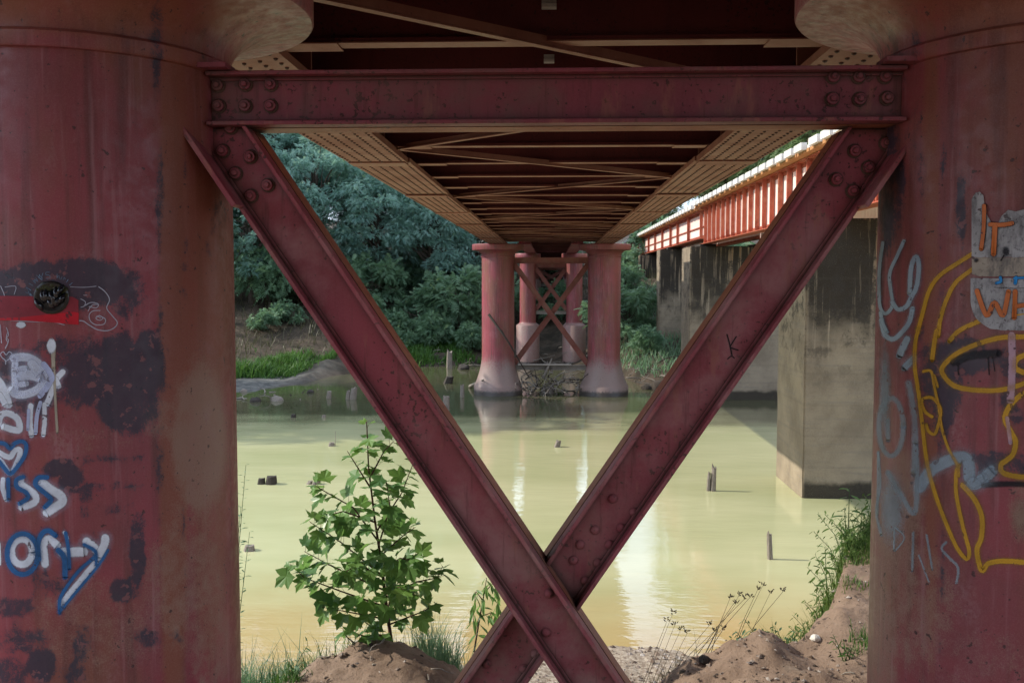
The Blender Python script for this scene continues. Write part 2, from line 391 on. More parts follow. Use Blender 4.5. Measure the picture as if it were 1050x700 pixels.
def spray(name, c, soft=.45, op=.95, speck=True, dirt=False):
    t = NT(name); P = t.pos(); n = t.noise(P, 55, 4, .7); n2 = t.noise(P, 260, 2, .6)
    c2 = t.mix(t.ramp(t.noise(P, 9, 3), .35, .7), c, tuple(x*.72 for x in c))
    if speck: c2 = t.mix(t.ramp(t.noise(P, 34, 2), .66, .69, 0, .85), c2, (.07, .03, .035))
    if dirt:
        c2 = t.mix(t.ramp(t.noise(t.pos((1, 1, .35)), 16, 6, .72), .46, .66, 0, .75), c2, (.10, .10, .105)); c2 = t.mix(t.ramp(t.noise(P, 60, 4, .7), .54, .68, 0, .7), c2, (.05, .045, .05))
    t.color(c2); t.rough(.5, .35)
    e = t.math('ADD', t.attr('edge'), t.math('MULTIPLY', t.math('SUBTRACT', n, .5), .35))
    e = t.math('ADD', e, t.math('MULTIPLY', t.math('SUBTRACT', n2, .5), soft))
    al = t.math('MULTIPLY', t.ramp(e, 1-soft, 1.0, 1, 0), t.ramp(n, .22, .5, op*.78, op))
    t.l(al, t.b.inputs['Alpha']); return t.m
M['p_white'] = spray('white_spray_paint', (.80, .88, .98), .35)
M['p_grey'] = spray('grey_blue_spray_paint', (.52, .60, .84), .3, .95)
M['p_blue'] = spray('blue_spray_paint', (.03, .20, .52), .35, .95)
M['h_blue'] = spray('blue_overspray', (.05, .17, .38), 1.0, .42, False); M['h_white'] = spray('white_overspray', (.62, .68, .88), 1.0, .34, False)
M['h_pale'] = spray('pale_blue_overspray', (.40, .50, .58), 1.0, .38, False); M['h_yellow'] = spray('yellow_overspray', (.55, .32, .04), 1.0, .33, False)
M['p_line'] = spray('chalk_white_marker', (.52, .55, .66), .5, .85, False)
M['p_faint'] = spray('faint_blue_marker', (.16, .25, .36), .6, .75, False)
M['p_cream'] = spray('cream_drip_paint', (.50, .46, .36), .5, .85)
M['p_red'] = spray('bright_red_paint', (.62, .012, .03), .12, .97)
M['p_dkred'] = spray('dull_red_paint', (.33, .035, .055), .12, .9)
M['p_pale'] = spray('pale_blue_spray_paint', (.40, .53, .62), .4, .8)
M['p_mist'] = spray('thin_pale_blue_overspray', (.36, .46, .52), .75, .55)
M['p_yellow'] = spray('yellow_spray_paint', (.78, .46, .03), .4, .95)
M['p_pink'] = spray('pale_pink_paint', (.60, .40, .50), .4, .85)
M['p_black'] = spray('black_spray_paint', (.012, .012, .02), .6, .88, False)
M['p_orange'] = spray('orange_lettering_paint', (.70, .20, .05), .25, .95)
M['p_cyan'] = spray('blue_lettering_paint', (.02, .30, .75), .25, .95)
M['p_tan'] = spray('scraped_tan_patch', (.40, .27, .20), .9, .7)
M['poster'] = spray('grey_weathered_poster', (.44, .46, .48), .06, .99, dirt=True)
M['poster_tan'] = spray('tan_poster_band', (.42, .38, .31), .06, .97, dirt=True)

# ------------------------------------------------------------------ paint marks on surfaces
LAYER = [0]
def cyl_hit(px, py, c, r):
    d = ray(px, py); ox, oy = EYE.x-c[0], EYE.y-c[1]
    A = d.x*d.x+d.y*d.y; B = ox*d.x+oy*d.y; Cc = ox*ox+oy*oy-.36
    D = B*B-A*Cc
    k = (-B-math.sqrt(max(D, 0)))/A
    p = EYE+d*k; q = Vector((p.x-c[0], p.y-c[1])); q.normalize()
    return Vector((c[0]+q.x*r, c[1]+q.y*r, p.z))
def smooth_path(pts, n=6):
    if len(pts) < 3:
        (x0, y0), (x1, y1) = pts[0], pts[-1]; k = 8
        return [(x0+(x1-x0)*i/k, y0+(y1-y0)*i/k) for i in range(k+1)]
    P = [pts[0]]+list(pts)+[pts[-1]]; out = []
    for i in range(1, len(P)-2):
        for s in range(n):
            t = s/n; q = []
            for k in (0, 1):
                a, b, c, d = P[i-1][k], P[i][k], P[i+1][k], P[i+2][k]
                q.append(.5*(2*b+(c-a)*t+(2*a-5*b+4*c-d)*t*t+(3*b-a-3*c+d)*t**3))
            out.append(tuple(q))
    out.append(tuple(pts[-1])); return out
class Paint:
    """strokes traced on a surface; surf(px,py,lift) gives the point"""
    def __init__(s, surf, k=1.0): s.mb = MB(); s.e = []; s.surf = surf; s.k = k; s.calls = []
    def lift(s):
        LAYER[0] += 1; return .0012+(LAYER[0] % 60)*.00007
    def stroke(s, pts, w, sm=True):
        s.calls.append((pts, w, sm)); w *= s.k; L = s.lift(); p = smooth_path(pts) if sm else pts; b = len(s.mb.v); n = len(p)
        for i, (x, y) in enumerate(p):
            x0, y0 = p[max(i-1, 0)]; x1, y1 = p[min(i+1, n-1)]
            dx, dy = x1-x0, y1-y0; l = math.hypot(dx, dy) or 1; nx, ny = -dy/l*w/2, dx/l*w/2
            for (k, e) in ((1, 1), (0, 0), (-1, 1)):
                s.mb.v.append(tuple(s.surf(x+nx*k, y+ny*k, L))); s.e.append(e)
        for i in range(n-1):
            for k in (0, 1):
                a = b+i*3+k; s.mb.f.append((a, a+1, a+4, a+3))
        for (i, j, bi) in ((0, 1, b), (n-1, n-2, b+(n-1)*3)):
            x, y = p[i]; dx, dy = x-p[j][0], y-p[j][1]; l = math.hypot(dx, dy) or 1; dx, dy = dx/l, dy/l
            nx, ny = (dy, -dx) if i == 0 else (-dy, dx)
            fan = [bi]
            for k in range(1, 6):
                w_ = math.pi*k/6; cx, sx = math.cos(w_)*w/2, math.sin(w_)*w/2
                s.mb.v.append(tuple(s.surf(x+nx*cx+dx*sx, y+ny*cx+dy*sx, L))); s.e.append(1); fan.append(len(s.mb.v)-1)
            fan.append(bi+2)
            for k in range(len(fan)-1): s.mb.f.append((bi+1, fan[k], fan[k+1]))
        return s
    def ring(s, cx, cy, rx, ry, w, a0=0, a1=360):
        k = 26; return s.stroke([(cx+rx*math.cos(R(a0+(a1-a0)*i/k)), cy+ry*math.sin(R(a0+(a1-a0)*i/k))) for i in range(k+1)], w, False)
    def blob(s, cx, cy, rx, ry):
        L = s.lift(); b = len(s.mb.v); s.mb.v.append(tuple(s.surf(cx, cy, L))); s.e.append(0); k = 20
        for r_, e in ((.5, .5), (1, 1)):
            for i in range(k):
                w = 2*math.pi*i/k; s.mb.v.append(tuple(s.surf(cx+rx*r_*math.cos(w), cy+ry*r_*math.sin(w), L))); s.e.append(e)
        for i in range(k):
            j = (i+1) % k; s.mb.f.append((b, b+1+i, b+1+j)); s.mb.f.append((b+1+i, b+1+k+i, b+1+k+j, b+1+j))
        return s
    def band(s, xs, top, bot, rows=8, lift=None):
        """filled patch between two outlines, top and bot are lists matching xs"""
        L = s.lift() if lift is None else lift; b = len(s.mb.v); X = []; T = []; B = []
        for i in range(len(xs)-1):
            for k in range(6):
                t = k/6; X.append(xs[i]+(xs[i+1]-xs[i])*t); T.append(top[i]+(top[i+1]-top[i])*t); B.append(bot[i]+(bot[i+1]-bot[i])*t)
        X.append(xs[-1]); T.append(top[-1]); B.append(bot[-1])
        for i in range(len(X)):
            for j in range(rows+1):
                s.mb.v.append(tuple(s.surf(X[i], T[i]+(B[i]-T[i])*j/rows, L)))
                s.e.append(1 if j in (0, rows) or i in (0, len(X)-1) else 0)
        for i in range(len(X)-1):
            for j in range(rows):
                a = b+i*(rows+1)+j; s.mb.f.append((a, a+rows+1, a+rows+2, a+1))
        return s
    def halo(s, name, mat, parent, f=2.3):
        h = Paint(s.surf, s.k*f)
        for c in s.calls: h.stroke(*c)
        return h.build(name, mat, parent)
    def build(s, name, mat, parent, **kw):
        return make(name, s.mb, mat, parent, attrs={'edge': ('FLOAT', s.e)}, smooth=True, **kw)
def Z(pts, ox, oy, sc):
    return [(ox+x/sc, oy+y/sc) for (x, y) in pts]

# ------------------------------------------------------------------ terrain and water
def sm(a, b, x):
    t = np.clip((x-a)/(b-a), 0, 1); return t*t*(3-2*t)
def far_edge(x):
    return np.interp(x, [-300, -40, -24, -18.5, -13, -11.2, -10, -9.2, -8, -5, 0, 2.6, 3.6, 6, 10, 25, 300],
                     [26, 28, 29.5, 33, 35.2, 36.0, 39, 43, 46.5, 47.5, 48.5, 46, 38.6, 37.6, 38, 36, 30])
def near_edge(x):
    return np.interp(x, [-300, -20, -3, -1, 0, 1.2, 2.2, 4, 20, 300], [9, 9.5, 9.2, 10.2, 10.7, 10.8, 10.0, 9.9, 10.5, 12])
def fbm(x, y, sc, oc=4, seed=0.0):
    out = np.empty(x.shape); f = out.ravel(); xs, ys = x.ravel(), y.ravel()
    for i in range(len(f)): f[i] = MN.fractal(Vector((xs[i]*sc+seed, ys[i]*sc, seed*.37)), 1.0, 2.0, oc)
    return out
def height(x, y):
    """ground height (numpy arrays)"""
    n1 = fbm(x, y, .55, 4, 3.1); 
    near = (np.abs(x) < 7) & (y > -2) & (y < 14)
    n2 = np.zeros(x.shape)
    if near.any(): n2[near] = fbm(x[near], y[near], 3.2, 5, 8.7)+.75*np.abs(fbm(x[near], y[near], 6.5, 4, 1.7))
    ye = near_edge(x); yc = np.interp(x, [-60, -3, -1.6, -.7, .3, 1.1, 1.75, 2.3, 4, 60], [5.5, 5.0, 5.0, 5.35, 5.2, 5.35, 5.9, 7.5, 7.6, 6])
    t = np.clip((y-yc)/(ye-yc), 0, 1)
    drop = 1-(1-t)**2.0
    zc = 2.15+.05*n1
    h = zc*(1-drop)+.05*drop
    h = np.where(y < 3.6, h+.05*(3.6-y)+.0, h)
    h = np.where(y < -6, h+.22*np.minimum(-6-y, 14), h)
    # trodden gully between the two mounds
    g = np.exp(-((x-.05-.06*(y-5))/.42)**2)*sm(3.5, 5.6, y)*(1-sm(8.5, 11, y)); h = h-1.0*g*np.clip(h/2.2, 0, 1)
    # left verge dips, left mound and right mound swell
    h += .07*np.exp(-((x+.95)/.5)**2-((y-5.05)/.55)**2)
    h -= .16*np.exp(-((x+1.62)/.28)**2-((y-5.0)/.8)**2)
    h += .05*np.exp(-((x-1.05)/.42)**2-((y-5.15)/.55)**2)
    h += .10*np.exp(-((x-1.95)/.33)**2-((y-5.9)/.55)**2)
    h -= .22*np.exp(-((x-1.42)/.16)**2-((y-6.3)/.8)**2)
    out = sm(0, 1.2, y-ye)
    h = np.where(y > ye, .05-1.3*np.clip((y-ye)/6, 0, 1), h)
    # far bank
    d = y-far_edge(x)
    grav = sm(-9.0, -11.0, x)*sm(-60, -40, x)
    b = np.where(d < 0, np.maximum(-1.25, d*.2), 0)
    rise = np.interp(d, [0, 1.2, 3, 8, 15, 40, 120, 400], [0, .45, .75, 1.9, 4.2, 6.5, 11, 30])
    riseg = np.interp(d, [0, 3, 6.5, 11, 20, 48, 130, 400], [0, .05, .14, 1.2, 4.2, 6.5, 11, 30])
    fb = b+np.where(d > 0, rise*(1-grav)+riseg*grav, 0)+np.where(d > 2, .25*n1, .02*n1)
    h = np.where(y > 24, fb, h)
    nearw = (1-sm(9.5, 12, y))*sm(-3, 1, y)
    h += nearw*(.055*n2+.05*n1)
    return h
def axis(dense0, dense1, step, lo, hi, g=1.13):
    a = list(np.arange(dense0, dense1+1e-6, step)); s = step
    while a[-1] < hi: s = min(s*g, 40); a.append(a[-1]+s)
    s = step; b = []; c = dense0
    while c > lo: s = min(s*g, 40); c -= s; b.append(c)
    return np.array(b[::-1]+a)
def axis_y():
    a = list(np.arange(3.4, 8.4, .035)); s = .035
    while a[-1] < 34: s = min(s*1.08, .7); a.append(a[-1]+s)
    while a[-1] < 62: a.append(a[-1]+.4)
    s = .4
    while a[-1] < 420: s = min(s*1.12, 30); a.append(a[-1]+s)
    b = []; c = 3.4; s = .05
    while c > -120: s = min(s*1.2, 15); c -= s; b.append(c)
    return np.array(b[::-1]+a)
gx, gy = axis(-2.4, 2.7, .03, -420, 420), axis_y()
GX, GY = np.meshgrid(gx, gy); GZ = height(GX, GY)
mb = MB(); nx = len(gx)
mb.v = list(zip(GX.ravel().tolist(), GY.ravel().tolist(), GZ.ravel().tolist()))
mb.f = [(j*nx+i, j*nx+i+1, (j+1)*nx+i+1, (j+1)*nx+i) for j in range(len(gy)-1) for i in range(nx-1)]
mk = np.zeros((len(mb.v), 4)); xx, yy, zz = GX.ravel(), GY.ravel(), GZ.ravel()
nn = fbm(xx, yy, 1.7, 3, 5.5)
mk[:, 0] = np.clip(.75*sm(.6, .15, zz)*(yy < 20)+.55*np.exp(-((xx+1.5)/.35)**2)*(yy < 7)+.40*np.exp(-((xx-1.35)/.35)**2-((yy-5.1)/.5)**2)+nn*.15*(yy < 20), 0, 1)
mk[:, 1] = sm(24, 26, yy); dd = yy-far_edge(xx)
mk[:, 2] = sm(24, 26, yy)*sm(-9.6, -10.8, xx)*sm(7, 4.5, dd)
mk[:, 3] = 1
g = make('ground', mb, M['ground'], smooth=True, attrs={'mask': ('FLOAT_COLOR', mk)}); props(g, kind='structure')
def gz(x, y):
    return float(height(np.array([float(x)]), np.array([float(y)]))[0])
wb = MB()
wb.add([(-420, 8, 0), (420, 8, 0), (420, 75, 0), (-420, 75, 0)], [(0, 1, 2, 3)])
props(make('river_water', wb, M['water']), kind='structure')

# ------------------------------------------------------------------ iron railway bridge overhead
SOF = 5.52; GIN, GOUT = 1.59, 2.28; YN, YF = 4.02, 35.9
def girder_mb(x0, x1, y0, y1, rivets=True, z0=SOF, zt=6.45):
    m = MB(); xc = (x0+x1)/2
    cuts = [y0]+[v for v in (7.2, 11.0, 15.2, 19.1, 23.2, 27.0, 31.0) if y0 < v < y1]+[y1]
    for i in range(len(cuts)-1):
        k = .018*(i % 2); m.box(x0+k, x1-k, cuts[i]+.004, cuts[i+1]-.004, z0-.012*(i % 2), z0+.05)
    for c in cuts[1:-1]: m.box(x0+.03, x1-.03, c-.16, c+.16, z0-.028, z0-.014)
    m.box(xc-.05, xc+.05, y0, y1, z0+.05, zt-.06); m.box(x0, x1, y0, y1, zt-.06, zt)
    n = int((y1-y0)/1.45)
    for i in range(n+1):
        y = y0+.1+i*(y1-y0-.2)/n
        m.box(x0+.06, xc-.05, y-.012, y+.012, z0+.05, zt-.06); m.box(xc+.05, x1-.06, y-.012, y+.012, z0+.05, zt-.06)
    if rivets:
        w = x1-x0
        for i in range(len(cuts)-1):
            yy0, yy1 = cuts[i]+.08, cuts[i+1]-.05; zz = z0-.012*(i % 2)
            for k in range(6):
                x = x0+w*(k+.5)/6; y = yy0+(.06 if k % 2 else 0)
                while y < yy1:
                    m.dome((x, y, zz), (0, 0, -1), .0155, .015, 6 if y < 16 else 4, True); y += .125 if y < 20 else .19
    return m
def beam_mb(y, x0, x1, z0, zt):
    m = MB(); m.box(x0, x1, y-.062, y+.062, z0, z0+.02); m.box(x0, x1, y-.012, y+.012, z0+.02, zt)
    return m
span = empty('bridge_span', (0, YN, SOF), 'dark red iron railway span overhead with riveted girders and cross beams', 'bridge span', 'iron spans of the old railway bridge')
for sgn in (-1, 1):
    a, b = sorted((sgn*GIN, sgn*GOUT))
    make('girder', girder_mb(a, b, YN-.3, YF+.3), M['dusty'], span, mat2=M['rivet'])
y = 4.35; ys = []
while y < YF-.3: ys.append(y); y += 1.467
for y in ys:
    o = make('cross_beam', beam_mb(y, -1.885, 1.885, SOF+.07, 6.3), M['dark_iron'], span)
    m = MB(); m.box(-1.60, 1.60, y-.066, y+.066, SOF+.060, SOF+.068)
    m.box(-1.59, -1.25, y-.10, y+.10, SOF+.050, SOF+.058); m.box(1.25, 1.59, y-.10, y+.10, SOF+.050, SOF+.058)
    make('beam_flange', m, M['dusty'], o)
side = 1; i = 0
while i+2 < len(ys):
    m = MB(); a, b = Vector((-side*1.6, ys[i], SOF+.035)), Vector((side*1.6, ys[i+2], SOF+.035))
    u = (b-a).cross(Vector((0, 0, 1)))
    m.bar(a, b, u, (0, 0, 1), .055, .010, 0, 0); m.bar(a, b, u, (0, 0, 1), .008, .05, .0235, .032)
    make('lateral_brace', m, M['dusty'], span); i += 2; side = -side
m = MB(); m.box(-2.3, 2.3, YN-.3, YF+.3, 6.46, 6.62)
for k in range(int((YF-YN)/.55)):
    yy_ = YN+k*.55; m.box(-2.35, 2.35, yy_, yy_+.24, 6.30, 6.455)
make('deck', m, M['deck_dark'], span)
for px, py, w in ((563, 8, .085), (563, 64, .075)):
    Yb = 4.35+1.467 if py < 30 else 4.35+1.467*2
    p = at_y(px, py, Yb-.13); m = MB()
    m.box(p.x-w/2, p.x+w/2, p.y-.03, p.y+.03, p.z-.004, p.z+.016); m.box(p.x-w/2, p.x+w/2, p.y+.02, p.y+.032, p.z+.016, p.z+.06)
    make('bracket', m, M['grey_metal'], span)

def short_span(y0, y1, label, xi=.75, xo=1.25, wide=.08):
    e = empty('bridge_span', (0, y0, SOF), label, 'bridge span', 'iron spans of the old railway bridge')
    for sgn in (-1, 1):
        a, b = sorted((sgn*xi, sgn*xo)); make('girder', girder_mb(a, b, y0, y1, False), M['iron'], e)
    y = y0+.8
    while y < y1:
        make('cross_beam', beam_mb(y, -xi, xi, SOF+.07, 6.3), M['dark_iron'], e); y += 1.6
    m = MB(); m.box(-xo-wide, xo+wide, y0, y1, 6.46, 6.62); make('deck', m, M['deck_dark'], e)
short_span(36.3, 48.2, 'short red iron span between the first and second piers across the river')
short_span(48.6, 60.4, 'short iron span beyond the second pier across the river')
short_span(60.8, 74, 'short iron span reaching the far bank in shadow')
short_span(-12, 3.712, 'short iron span behind the near pier with its unseen deck widened for shade', GIN, GOUT, wide=1.2)  # deck widened out of view to shade the column tops

# ------------------------------------------------------------------ piers
def col_profile(r, z0, flare=None, base=None, dz=.05, cap=True):
    pr = []
    if base:  # flared foot
        rb, zb0, zb1 = base
        pr += [(rb, z0), (rb, zb0), (rb-.02, zb0+.03)]
        for k in range(1, 11):
            t = k/10; pr.append((r+(rb-.02-r)*(1-t)**2.0, zb0+.03+(zb1-zb0)*t))
        z = pr[-1][1]
    else: pr.append((r, z0)); z = z0
    zt = 5.02 if cap else 5.45
    n = max(1, int((zt-z)/dz))
    for k in range(1, n+1): pr.append((r, z+(zt-z)*k/n))
    s_ = r/.6
    pr += [(r+.022*s_, 5.022), (r+.026*s_, 5.03), (r+.026*s_, 5.075), (r+.016*s_, 5.085), (r+.004, 5.09)]
    for k in range(1, 9):
        t = k/8; pr.append((r+.345*s_*(1-math.cos(t*math.pi/2)), 5.09+.20*math.sin(t*math.pi/2)))
    pr += [(r+.352*s_, 5.30), (r+.352*s_, 5.48), (r+.33*s_, 5.505)]
    return pr
def column(pier, cx, cy, r, z0, mat, base=None, marks=None, n=64, dz=.05, zf=1.75, zk=1.0):
    pr = col_profile(r, z0, base=base, dz=dz); m = MB(); m.lathe(pr, cx, cy, n)
    mk = np.zeros((len(m.v), 4)); mk[:, 3] = 1
    toward = math.atan2(EYE.y-cy, EYE.x-cx)
    for i, p in enumerate(m.v):
        if marks:
            dx, dy = p[0]-cx, p[1]-cy
            if dx*math.cos(toward)+dy*math.sin(toward) > -.02*r:
                px, py = to_px(p)
                for (ch, bx, by, rx, ry, st) in marks:
                    q = math.sqrt(((px-bx)/rx)**2+((py-by)/ry)**2)
                    if q < 1.35: mk[i, ch] = max(mk[i, ch], st*min(1, max(0, (1.35-q)/.6)))
        else:
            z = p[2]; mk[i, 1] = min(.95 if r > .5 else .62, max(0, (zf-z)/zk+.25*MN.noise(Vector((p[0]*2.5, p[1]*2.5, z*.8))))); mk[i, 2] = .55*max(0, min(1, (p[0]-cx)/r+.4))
    return make('column', m, mat, pier, smooth=False, attrs={'mask': ('FLOAT_COLOR', mk)})
def shade(o, ang=40):
    me = o.data; me.polygons.foreach_set('use_smooth', [True]*len(me.polygons))
    me.set_sharp_from_angle(angle=R(ang)); return o

NC = [(-1.95, YN), (1.95, YN)]
pier = empty('bridge_pier', (0, YN, 2.3), 'pair of stout red graffitied iron columns joined by bolted cross bracing', 'bridge pier', 'red iron piers of the old railway bridge')
LM = [(0, 70, 292, 66, 27, .95), (0, 15, 300, 40, 26, .9), (0, 128, 300, 22, 30, .55), (0, 108, 388, 52, 34, .85), (0, 150, 375, 20, 34, 1.0), (0, 135, 420, 22, 22, .75), (0, 75, 395, 30, 30, .6), (0, 40, 375, 26, 18, .6),
      (0, 30, 392, 60, 34, .62), (0, 90, 358, 76, 16, .55), (0, 128, 395, 44, 52, .8), (0, 95, 560, 10, 26, .5), (0, 120, 520, 30, 8, .45), (0, 60, 600, 30, 10, .45), (0, 25, 655, 40, 14, .5), (0, 85, 660, 14, 22, .5), (0, 62, 480, 18, 9, .8), (0, 72, 490, 12, 16, .75), (0, 118, 470, 36, 6, .55), (0, 118, 499, 36, 6, .55), (0, 88, 515, 8, 24, .6), (0, 142, 560, 9, 44, .7), (0, 124, 606, 12, 14, .75), (0, 40, 600, 12, 24, .55), (0, 14, 622, 26, 12, .65), (0, 45, 682, 16, 18, .8), (0, 8, 690, 22, 16, .6), (0, 160, 655, 30, 10, .45), (0, 75, 690, 16, 12, .5), (0, 20, 560, 30, 10, .45),
      (1, 205, 450, 30, 80, .75), (1, 190, 600, 46, 70, .5), (1, 90, 640, 70, 50, .4), (1, 165, 430, 22, 24, .5), (1, 200, 560, 30, 120, .42), (1, 95, 450, 50, 16, .35), (1, 100, 425, 30, 14, .3), (1, 215, 660, 24, 60, .5), (1, 120, 660, 60, 36, .32),
      (2, 208, 300, 34, 150, .75), (2, 190, 100, 26, 120, .6), (2, 215, 520, 20, 180, .6), (0, 160, 45, 8, 50, .5), (0, 165, 100, 4, 70, .4), (0, 222, 230, 12, 60, .35), (0, 164, 250, 4, 420, .36), (2, 178, 350, 16, 480, .85), (0, 190, 300, 3, 420, .3), (2, 80, 10, 240, 30, .6)]  # last brown mark paints the deck's shade onto the capital
RM = [(0, 985, 365, 40, 18, .75), (0, 960, 405, 26, 45, .6), (0, 1040, 370, 24, 20, .6), (0, 1030, 475, 36, 16, .65), (0, 1035, 420, 14, 26, .5), (0, 950, 440, 20, 40, .35), (0, 986, 220, 5, 60, .55), (0, 912, 190, 18, 70, .6), (0, 940, 90, 8, 90, .45),
      (1, 920, 520, 30, 70, .55), (1, 910, 450, 22, 60, .42), (1, 925, 620, 60, 70, .5), (1, 905, 660, 18, 80, .55), (1, 1000, 680, 80, 40, .32), (1, 1046, 520, 14, 34, .5),
      (2, 930, 120, 20, 120, .4), (2, 955, 300, 9, 420, .7), (0, 966, 300, 3.5, 420, .36), (0, 945, 250, 3, 300, .3), (2, 985, 10, 150, 30, .6), (0, 915, 120, 18, 90, .5)]  # marks at the column top paint in the shade under the deck
lc = shade(column(pier, *NC[0], .6, 1.9, M['column'], marks=LM, n=176, dz=.022))
rc = shade(column(pier, *NC[1], .6, 1.9, M['column'], marks=RM, n=176, dz=.022))
lc['label'] = 'red column with blue and white scrawled words and a dark round hole'
rc['label'] = 'red column with yellow loops and pale blue scrawls'
sL = lambda px, py, L: cyl_hit(px, py, NC[0], .6+L)
sR = lambda px, py, L: cyl_hit(px, py, NC[1], .6+L)
# --- left column paint
a = (0, 340, 7)
P = Paint(sL, 1.45)
P.stroke(Z([(112,190),(106,300),(112,425)], *a), 5.5).stroke(Z([(100,190),(180,182),(258,212),(300,268),(316,332),(288,398),(220,438),(130,450),(84,420)], *a), 7)
P.stroke(Z([(150,265),(195,262)], *a), 5).stroke(Z([(150,318),(215,310),(290,330)], *a), 8).stroke(Z([(150,378),(188,372)], *a), 5).stroke(Z([(230,230),(285,300)], *a), 8)
P.stroke(Z([(450,288),(398,352),(372,430),(338,515)], *a), 5).stroke(Z([(400,340),(420,388)], *a), 5)
P.stroke(Z([(222,530),(216,640),(228,742)], *a), 4.5).stroke(Z([(320,520),(322,640),(312,738)], *a), 3.8)
P.stroke(Z([(-30,330),(20,400),(62,520)], *a), 7).stroke(Z([(0,450),(40,520)], *a), 5)
P.stroke(Z([(-10,660),(10,600),(45,582),(100,600),(135,640),(142,702),(90,700),(30,680)], *a), 5.5)
b = (0, 430, 7)
P.stroke(Z([(-10,230),(45,262),(80,265),(110,220),(145,218),(135,280),(78,385),(20,312),(-10,280)], *b), 4.6)
P.stroke(Z([(25,428),(22,490),(48,570)], *b), 4.2).stroke(Z([(152,425),(152,460),(215,505),(258,545),(245,595),(158,628)], *b), 6)
P.stroke(Z([(305,455),(365,498),(435,545),(448,588),(390,630),(338,665)], *b), 7.5)
c_ = (0, 530, 7)
P.ring(*Z([(160,245)], *c_)[0], 75/7, 92/7, 6.2).stroke(Z([(325,335),(318,260),(312,200),(350,152),(412,200)], *c_), 6.6)
P.stroke(Z([(462,108),(485,150)], *c_), 2.6).stroke(Z([(450,250),(520,250),(600,245)], *c_), 8).stroke(Z([(622,172),(665,205),(712,255)], *c_), 7)
P.stroke(Z([(755,148),(745,200),(705,280)], *c_), 7).stroke(Z([(682,335),(580,460),(455,612)], *c_), 6.4).stroke(Z([(-8,190),(-4,330)], *c_), 4)
P.blob(*Z([(370,100)], *a)[0], 5.5, 9).blob(22, 333, 6, 4)
P2 = Paint(sL, 1.4)
P2.stroke(Z([(315,232),(372,318),(350,380),(290,458)], *a), 5).stroke(Z([(292,508),(268,600),(258,725)], *a), 3.4).stroke(Z([(208,560),(202,700)], *a), 2.6)
B = Paint(sL, 1.2)
B.stroke(Z([(-20,165),(35,172),(75,205),(112,168),(160,155),(190,182),(182,250),(138,322),(78,386),(30,340),(-20,280)], *b), 4.2)
B.stroke(Z([(62,425),(64,570)], *b), 4).stroke(Z([(170,410),(122,430),(126,482),(190,522),(202,560),(146,600)], *b), 4.4)
B.stroke(Z([(340,412),(280,415),(256,450),(270,480),(335,535),(368,575),(325,625)], *b), 4.8)
B.ring(*Z([(165,262)], *c_)[0], 110/7, 146/7, 5).stroke(Z([(280,300),(276,190),(305,115),(350,95),(400,130)], *c_), 5)
B.stroke(Z([(472,112),(492,230),(500,365)], *c_), 3.6).stroke(Z([(420,235),(462,290),(468,425)], *c_), 5.5).stroke(Z([(605,195),(690,262),(560,390),(440,565),(430,685)], *c_), 3.4)
B.stroke(Z([(690,270),(690,340)], *c_), 3).stroke(Z([(775,235),(700,350),(575,500),(430,675)], *c_), 2.8)
PR = Paint(sL); PR.band([-20, 0, 40, 81], [303, 303, 303.5, 304], [328, 327, 330, 333]); PR.build('paint_panel', M['p_dkred'], lc)
PB = Paint(sL); PB.band([-20, 24, 50, 81], [327, 325, 322, 319], [328, 328.6, 330.3, 333]); PB.build('paint_panel', M['p_red'], lc)
B.halo('overspray', M['h_blue'], lc, 2.2); P.halo('overspray', M['h_white'], lc, 2.1); B.build('scrawl', M['p_blue'], lc); P2.build('scrawl', M['p_grey'], lc); P.build('scrawl', M['p_white'], lc)
D = Paint(sL)
D.stroke(Z([(392,95),(388,250),(395,420),(402,560),(412,722)], *a), 3.6).stroke(Z([(380,130),(384,260)], *a), 5)
D.build('paint_drip', M['p_cream'], lc)
L_ = Paint(sL); d = (0, 260, 7)
L_.stroke([(-4,327),(28,329.4),(55,330.5),(66,333)], 1.2)
L_.stroke(Z([(505,238),(600,242),(690,234)], *d), .8).stroke(Z([(708,238),(755,275),(785,330),(765,390),(800,440),(840,492),(820,530),(770,552),(700,545),(640,512),(602,486),(570,480)], *d), 1.3)
L_.stroke(Z([(720,462),(700,452),(688,465),(715,478),(738,462),(715,445),(690,452)], *d), 1.0).stroke(Z([(715,446),(755,470),(745,505),(690,510),(650,485),(640,440),(668,410),(718,408)], *d), 1.1)
L_.stroke(Z([(580,325),(612,345),(605,375),(580,385)], *d), .9).stroke(Z([(610,372),(655,350),(705,362),(690,388),(640,380)], *d), 1.1).stroke(Z([(632,412),(660,370),(700,365)], *d), 1).stroke(Z([(600,298),(625,298)], *d), .8)
L_.stroke(Z([(8,232),(35,300),(20,320)], *d), 1.1).stroke(Z([(40,240),(115,235),(105,292)], *d), .9).stroke(Z([(5,510),(15,640)], *d), 1.4).stroke(Z([(50,530),(65,580),(48,610),(60,640),(42,680)], *d), 1)
L_.stroke(Z([(60,0),(50,40),(66,62),(45,112)], *a), 1)
L_.stroke(Z([(45,232),(42,205),(20,185),(8,160),(28,143),(48,165),(70,143),(90,160),(75,190),(45,212)], *a), 1.3)
L_.build('scrawl', M['p_line'], lc)
F = Paint(sL); e_ = (15, 270, 13.125)
